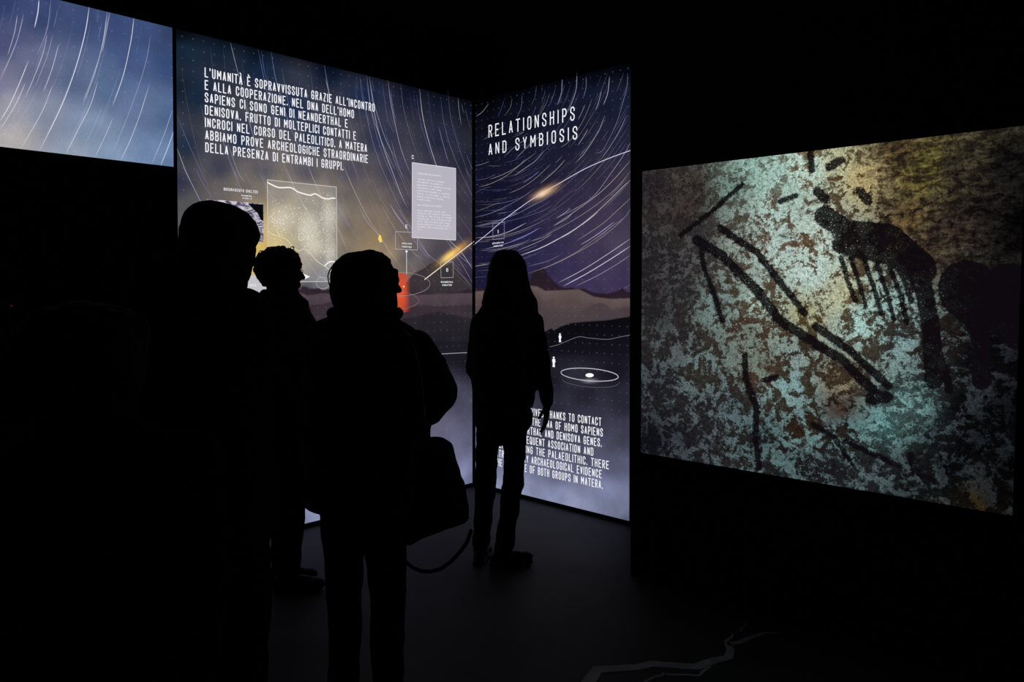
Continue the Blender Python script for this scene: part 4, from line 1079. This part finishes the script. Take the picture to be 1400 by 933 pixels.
# -- big man at left, seen from behind, nearest but one
Y1 = 1.8
fz = lambda x, y: (x, y, FLOOR+.09, 0)
def gx(px, Y): return (px-700)/F*Y
P1 = dict(Y=Y1, base=(gx(278, Y1), Y1), yaw=-40, head=(299, 342, 0.0, -30, -3, 0, .88), bw=.92,
    J=dict(shl=(222, 432, .05), shr=(330, 432, -.02), ell=(207, 565, .03), elr=(334, 560, .0), wrl=(222, 672, .16), wrr=(330, 672, .08),
           hpl=(gx(262, Y1), Y1+.04, .90, 0), hpr=(gx(312, Y1), Y1-.03, .90, 0), knl=(gx(260, Y1), Y1+.07, .48, 0), knr=(gx(318, Y1), Y1-.02, .48, 0),
           anl=fz(gx(255, Y1), Y1+.04), anr=fz(gx(320, Y1), Y1-.04)),
    handl=((.15, .3, -1), (.8, 0, 0), .35, 1), handr=((.0, .2, -1), (-.8, 0.1, 0), .35, -1), toel=-20, toer=-55, leg=(.105, .08, .066),
    coat=[(380, 268, 318, .075), (392, 262, 323, .085), (399, 250, 328, .10), (405, 236, 336, .12), (411, 222, 350, .13), (418, 214, 358, .14), (440, 204, 362, .155), (520, 200, 364, .16), (630, 198, 365, .17), (740, 198, 362, .17), (762, 200, 360, .165)],
    sleeve=(.068, .060, .046), coatm=0, seed=3)
P1['coat_extra'] = [([(210, 378, Y1), (236, 366, Y1-.03), (262, 366, Y1-.06)], [.05, .034, .032]), ([(215, 410, Y1), (250, 398, Y1)], [.07, .045])]
root, J, L, R, hc, hs = person('big short haired man seen from behind, largest head, at the left', P1)
bm = bmesh.new()
loft(bm, [(276.5, 288, 303, .035), (279, 279, 314, .06), (284, 268, 326, .078), (291, 261, 336, .092), (300, 256.5, 343.5, .098), (311, 253, 349, .10), (321.5, 251.5, 351, .10), (330, 250.5, 348.3, .098), (340, 250, 345, .092, -.01), (352, 251, 338, .085, -.02), (364, 256, 325, .075, -.03), (372, 264, 312, .06, -.04)], Y1)
solid('hair', bm, M_HAIR, root, .005, 2, .0022, 30, 1)
bm = bmesh.new()   # thick short beard that fills the cheek line
loft(bm, [(333, 300, 344, .05, .02), (345, 296, 342, .055, .03), (358, 290, 338, .06, .03), (370, 286, 334, .06, .03), (382, 284, 329, .055, .025), (392, 282, 325, .05, .02)], Y1)
solid('beard', bm, M_HAIR, root, .005, 2, .002, 40, 4)

# -- curly man in profile
Y2 = 4.0
P2 = dict(Y=Y2, base=(gx(388, Y2), Y2), yaw=-80, head=(385, 372.5, 0, -86, -3, 0, 1.0),
    J=dict(shl=(378, 428, .17), shr=(384, 428, -.17), ell=(372, 500, .22), elr=(370, 505, -.22), wrl=(396, 560, .16), wrr=(398, 562, -.17),
           hpl=(384, 590, .09), hpr=(391, 590, -.09), knl=(386, 690, .09), knr=(400, 688, -.08), anl=fz(gx(376, Y2), Y2+.10), anr=fz(gx(395, Y2), Y2-.02)),
    handl=((.35, .0, -1), (0, -.8, 0), .4, -1), handr=((.35, .0, -1), (0, .8, 0), .4, 1), toel=-78, toer=-84, leg=(.092, .068, .056),
    coat=[(396, 358, 404, .07), (404, 354, 412, .10), (412, 350, 420, .13), (420, 346, 420.5, .17), (430, 342, 424, .20), (440, 339, 430, .21), (480, 336, 434, .22), (540, 338, 430, .21), (590, 344, 422, .20), (619, 350, 416, .19)],
    coatm=1, seed=9, fold=.006)
P2['coat_extra'] = [([(404, 413, Y2), (417, 416, Y2), (414, 422, Y2)], [.03, .02, .03])]
root, J, L, R, hc, hs = person('curly haired man in side view facing right, farther from the camera', P2)
bm = bmesh.new()
loft(bm, [(339.5, 372, 392, .05), (342, 364, 401, .07), (347, 357, 407, .085), (353, 353, 409.5, .092), (360, 350.5, 411, .094), (367, 349.5, 409, .093), (374, 350, 396, .09), (381, 353, 388, .085), (387, 358, 382, .07), (392, 361, 378, .05)], Y2)
rnd = random.Random(5)
for i in range(90):
    t = rnd.uniform(0, 1); a = math.pi*(1.04-1.0*t); x = 380+30*math.cos(a); y = 367-27*math.sin(a)+rnd.uniform(-1.0, 2.2)
    c = q(x, y, Y2+rnd.uniform(-.07, .07)); sph(bm, c, rnd.uniform(.008, .018), seg=8)
for cx, cy, rr in ((357, 346, 3.2), (399.5, 340, 2.6), (381, 338.5, 2.3), (354, 350, 2.4), (372, 339.5, 2.0)):
    pts = [q(cx+rr*math.cos(k*.7), cy+rr*math.sin(k*.7), Y2+.01*k-.04) for k in range(9)]
    chain(bm, pts, [.0042]*9, 6)
solid('hair', bm, M_HAIR, root, .0045, 1, .003, 40, 2)
# spectacles
bm = bmesh.new()
lc = [L(.030+.022*math.cos(k*.5), .098, .004+.017*math.sin(k*.5)) for k in range(14)]; chain(bm, lc, [.0016]*14, 6)
lc = [L(-.030+.022*math.cos(k*.5), .098, .004+.017*math.sin(k*.5)) for k in range(14)]; chain(bm, lc, [.0016]*14, 6)
cap(bm, L(-.008, .101, .008), L(.008, .101, .008), .0016, .0016, 6)
for sx in (-1, 1): cap(bm, L(sx*.052, .097, .008), L(sx*.080, -.005, .008), .0018, .0018, 6)
from_bm('spectacles', bm, M_FRAME, root, True)

# -- woman with short hair and bag, in the middle
Y3 = 2.7
P3 = dict(Y=Y3, base=(gx(498, Y3), Y3), yaw=-45, head=(503.5, 387, .0, -72, -2, 0, .97), bw=1.0,
    J=dict(shl=(448, 470, .06), shr=(566, 478, -.02), ell=(436, 560, .12), elr=(598, 536, -.06), wrl=(429, 640, .08), wrr=(560, 588, .19),
           hpl=(468, 680, .04), hpr=(526, 680, -.02), knl=(gx(465, Y3), Y3+.05, .48, 0), knr=(gx(528, Y3), Y3, .48, 0), anl=fz(gx(464, Y3), Y3+.04), anr=fz(gx(530, Y3), Y3-.02)),
    handl=((0, .05, -1), (.8, 0.2, 0), .3, 1), handr=((-1, .12, -.1), (0, -1, 0), .3, 1), toel=-25, toer=-50, leg=(.088, .066, .054),
    coat=[(412, 458, 540, .085), (420, 457, 541, .10), (427, 455, 546, .105), (433, 449, 544, .11), (438, 436, 545, .12), (443, 428, 556, .135), (449, 422, 566, .15), (462, 418, 580, .165), (500, 418, 588, .18), (560, 418, 590, .185), (610, 417, 589, .19), (660, 415, 584, .19), (676, 416, 562, .18), (684, 417, 558, .175), (687, 422, 552, .165)],
    sleeve=(.070, .064, .046), coatm=0, seed=14, fold=.006)
P3['coat_extra'] = [([(470, 428, Y3), (500, 430, Y3+.05), (540, 430, Y3)], [.03, .035, .022]), ([(566, 478, Y3-.02), (601, 534, Y3-.06)], [.074, .066]), ([(601, 534, Y3-.06), (588, 562, Y3-.02)], [.066, .05])]
root3, J, L, R, hc, hs = person('short haired woman in a dark coat with elbow out, centre of the group', P3)
bm = bmesh.new()
loft(bm, [(343.8, 494, 510, .035), (346.5, 478, 520, .06), (350, 469, 526, .075), (356, 461, 532, .088), (363, 456.5, 536.5, .095), (371, 453.5, 540, .098), (380, 452, 541, .098), (390, 452, 538, .097), (400, 452.5, 534, .095), (412, 455, 530, .092), (422, 457.5, 524, .09), (432, 462, 515, .075)], Y3)
chain(bm, [q(500, 346, Y3), q(510, 343.6, Y3), q(522, 348, Y3), q(532, 357, Y3)], [.012, .006, .007, .01])
chain(bm, [q(540, 372, Y3), q(541.5, 385, Y3), q(538, 400, Y3), q(540, 418, Y3)], [.012]*4)
solid('hair', bm, M_HAIR, root3, .005, 2, .003, 34, 7)
bm = bmesh.new()
chain(bm, [q(x, y, Y3-.05) for x, y in ((468, 352), (457, 361), (450.5, 370), (448.2, 378), (449.3, 386), (451.2, 391), (451.2, 400), (453, 408), (456, 416))], [.004, .003, .0024, .0022, .0022, .0028, .0022, .003, .004], 6)
from_bm('hair_strand', bm, M_HAIR, root3, True)
# scarf collar bump
bm = bmesh.new()
ring = [q(500+45*math.cos(k*math.pi/8), 428.5+2*math.sin(k*math.pi/8), Y3+.10*math.sin(k*math.pi/8)) for k in range(17)]
chain(bm, ring, [.020+.004*math.sin(k*1.9) for k in range(17)], 10)
solid('scarf', bm, M_COATS[1], root3, .006, 3, .003, 20, 2)

# -- her shoulder bag
YB = 2.37
bag = thing('shoulder_bag', 'bulky black shoulder bag hanging at the woman\'s hip with a dangling strap', 'bag', q(600, 745, YB))
bm = bmesh.new()
loft(bm, [(601.5, 585, 602, .03), (604, 574, 611, .055), (609, 566, 617, .07), (616, 562, 620, .08), (628, 560, 621.5, .088), (644, 558, 627, .092), (662, 556, 636.5, .095), (684, 554, 640, .09), (700, 554, 642, .085), (711, 554, 641.5, .08), (720, 554, 616, .07), (732, 555, 582, .06), (740, 556, 566, .05)], YB)
solid('bag_body', bm, M_BAG, bag, .007, 3, .006, 14, 21)
bm = bmesh.new()
loft(bm, [(612, 566, 618, .078), (640, 562, 627, .098), (668, 562, 634, .106), (676, 570, 628, .10)], YB-.012)
solid('bag_flap', bm, M_BAG, bag, .007, 3, .003, 16, 3)
bm = bmesh.new()
chain(bm, [q(x, y, YB-.03) for x, y in ((644, 726), (639, 741), (630, 754), (617, 768), (602, 778.5), (589, 782), (577, 781.5), (566, 777.5), (557, 771), (551, 763), (547, 754), (549, 740))], [.006]*12, 8)
from_bm('strap', bm, M_STRAP, bag, True); bm = bmesh.new()
chain(bm, [q(x, y, YB+.02-.02*i) for i, (x, y) in enumerate(((581, 606), (578, 570), (572, 510), (560, 462), (540, 446)))], [.009]*5, 8)
from_bm('strap', bm, M_STRAP, bag, True)

# -- young woman with long hair at the light boxes
Y4 = 4.36
fy = lambda x, Y: (gx(x, Y), Y, FLOOR+.09, 0)
P4 = dict(Y=Y4, base=(gx(685, Y4), Y4), yaw=-8, head=(694, 374, .0, -12, -6, 0, 1.0), bw=1.0,
    J=dict(shl=(657, 440, 0), shr=(730, 440, 0), ell=(648, 505, .04), elr=(741, 500, -.02), wrl=(668, 545, .15), wrr=(748, 549, .0),
           hpl=(670, 570, 0), hpr=(704, 570, 0), knl=(663.5, 660, .02), knr=(702, 660, .0), anl=fy(657, Y4+.06), anr=fy(689, Y4-.02)),
    handl=((.5, .6, -.4), (0, .6, -.4), .5, 1), handr=((-.06, .0, -1), (-.9, .3, 0), .22, -1), toel=-8, toer=-62, leg=(.076, .060, .053),
    coat=[(402, 672, 712, .07), (412, 664, 722, .09), (420, 656, 731, .105), (430, 650, 737, .12), (450, 645, 740, .13), (490, 645, 737, .135), (520, 644, 734, .135), (545, 646, 732, .14), (556, 647, 730, .135)],
    sleeve=(.058, .050, .038), coatm=2, seed=31, fold=.010)
root, J, L, R, hc, hs = person('long haired young woman standing at the light boxes, seen from behind full length', P4)
bm = bmesh.new()
loft(bm, [(341.5, 687, 700, .03), (344, 679, 707, .055), (349, 674, 712, .075), (356, 670, 717, .086, -.012), (366, 668, 720.3, .084, -.028), (379, 666.5, 721.8, .082, -.04), (392, 664.5, 724.5, .082, -.05), (404, 661, 730, .08, -.055), (414, 659, 735, .08, -.055), (430, 660, 736, .07, -.06), (450, 664, 730, .05, -.09), (470, 672, 722, .035, -.11), (484, 682, 712, .02, -.12)], Y4)
solid('hair', bm, M_HAIR, root, .0055, 2, .003, 26, 12)

# -- dark foreground person with grey hair, lower left
Y5 = 1.3
P5 = dict(Y=Y5, base=(gx(112, Y5), Y5), yaw=0, head=(117, 497, 0, -14, -6, 0, .92), bw=1.05,
    J=dict(shl=(-20, 640, 0), shr=(248, 640, 0), ell=(-45, 840, .0), elr=(262, 840, .0), wrl=(-10, 1010, .14), wrr=(240, 1010, .14),
           hpl=(gx(70, Y5), Y5, .80, 0), hpr=(gx(160, Y5), Y5, .80, 0), knl=(gx(68, Y5), Y5, .44, 0), knr=(gx(165, Y5), Y5, .44, 0), anl=fz(gx(66, Y5), Y5), anr=fz(gx(170, Y5), Y5-.03)),
    handl=((.1, .3, -1), (.8, 0, 0), .35, 1), handr=((-.1, .3, -1), (-.8, 0, 0), .35, -1), toel=5, toer=-15,
    coat=[(560, 70, 165, .075), (578, 55, 180, .09), (600, 20, 215, .115), (625, -15, 245, .13), (700, -30, 260, .15), (900, -25, 255, .16), (1150, -25, 255, .16)],
    coatm=1, seed=44)
root, J, L, R, hc, hs = person('grey haired person almost lost in the dark at the lower left', P5)
bm = bmesh.new()
loft(bm, [(415, 95, 130, .04), (419, 78, 150, .06), (426, 58, 172, .08), (438, 44, 188, .095), (455, 35, 199, .100, -.01), (480, 31, 205, .088, -.03), (510, 30, 206, .082, -.035), (535, 36, 200, .075, -.035), (555, 48, 188, .06, -.035)], Y5)
solid('hair', bm, M_GREY, root, .005, 2, .005, 34, 9)
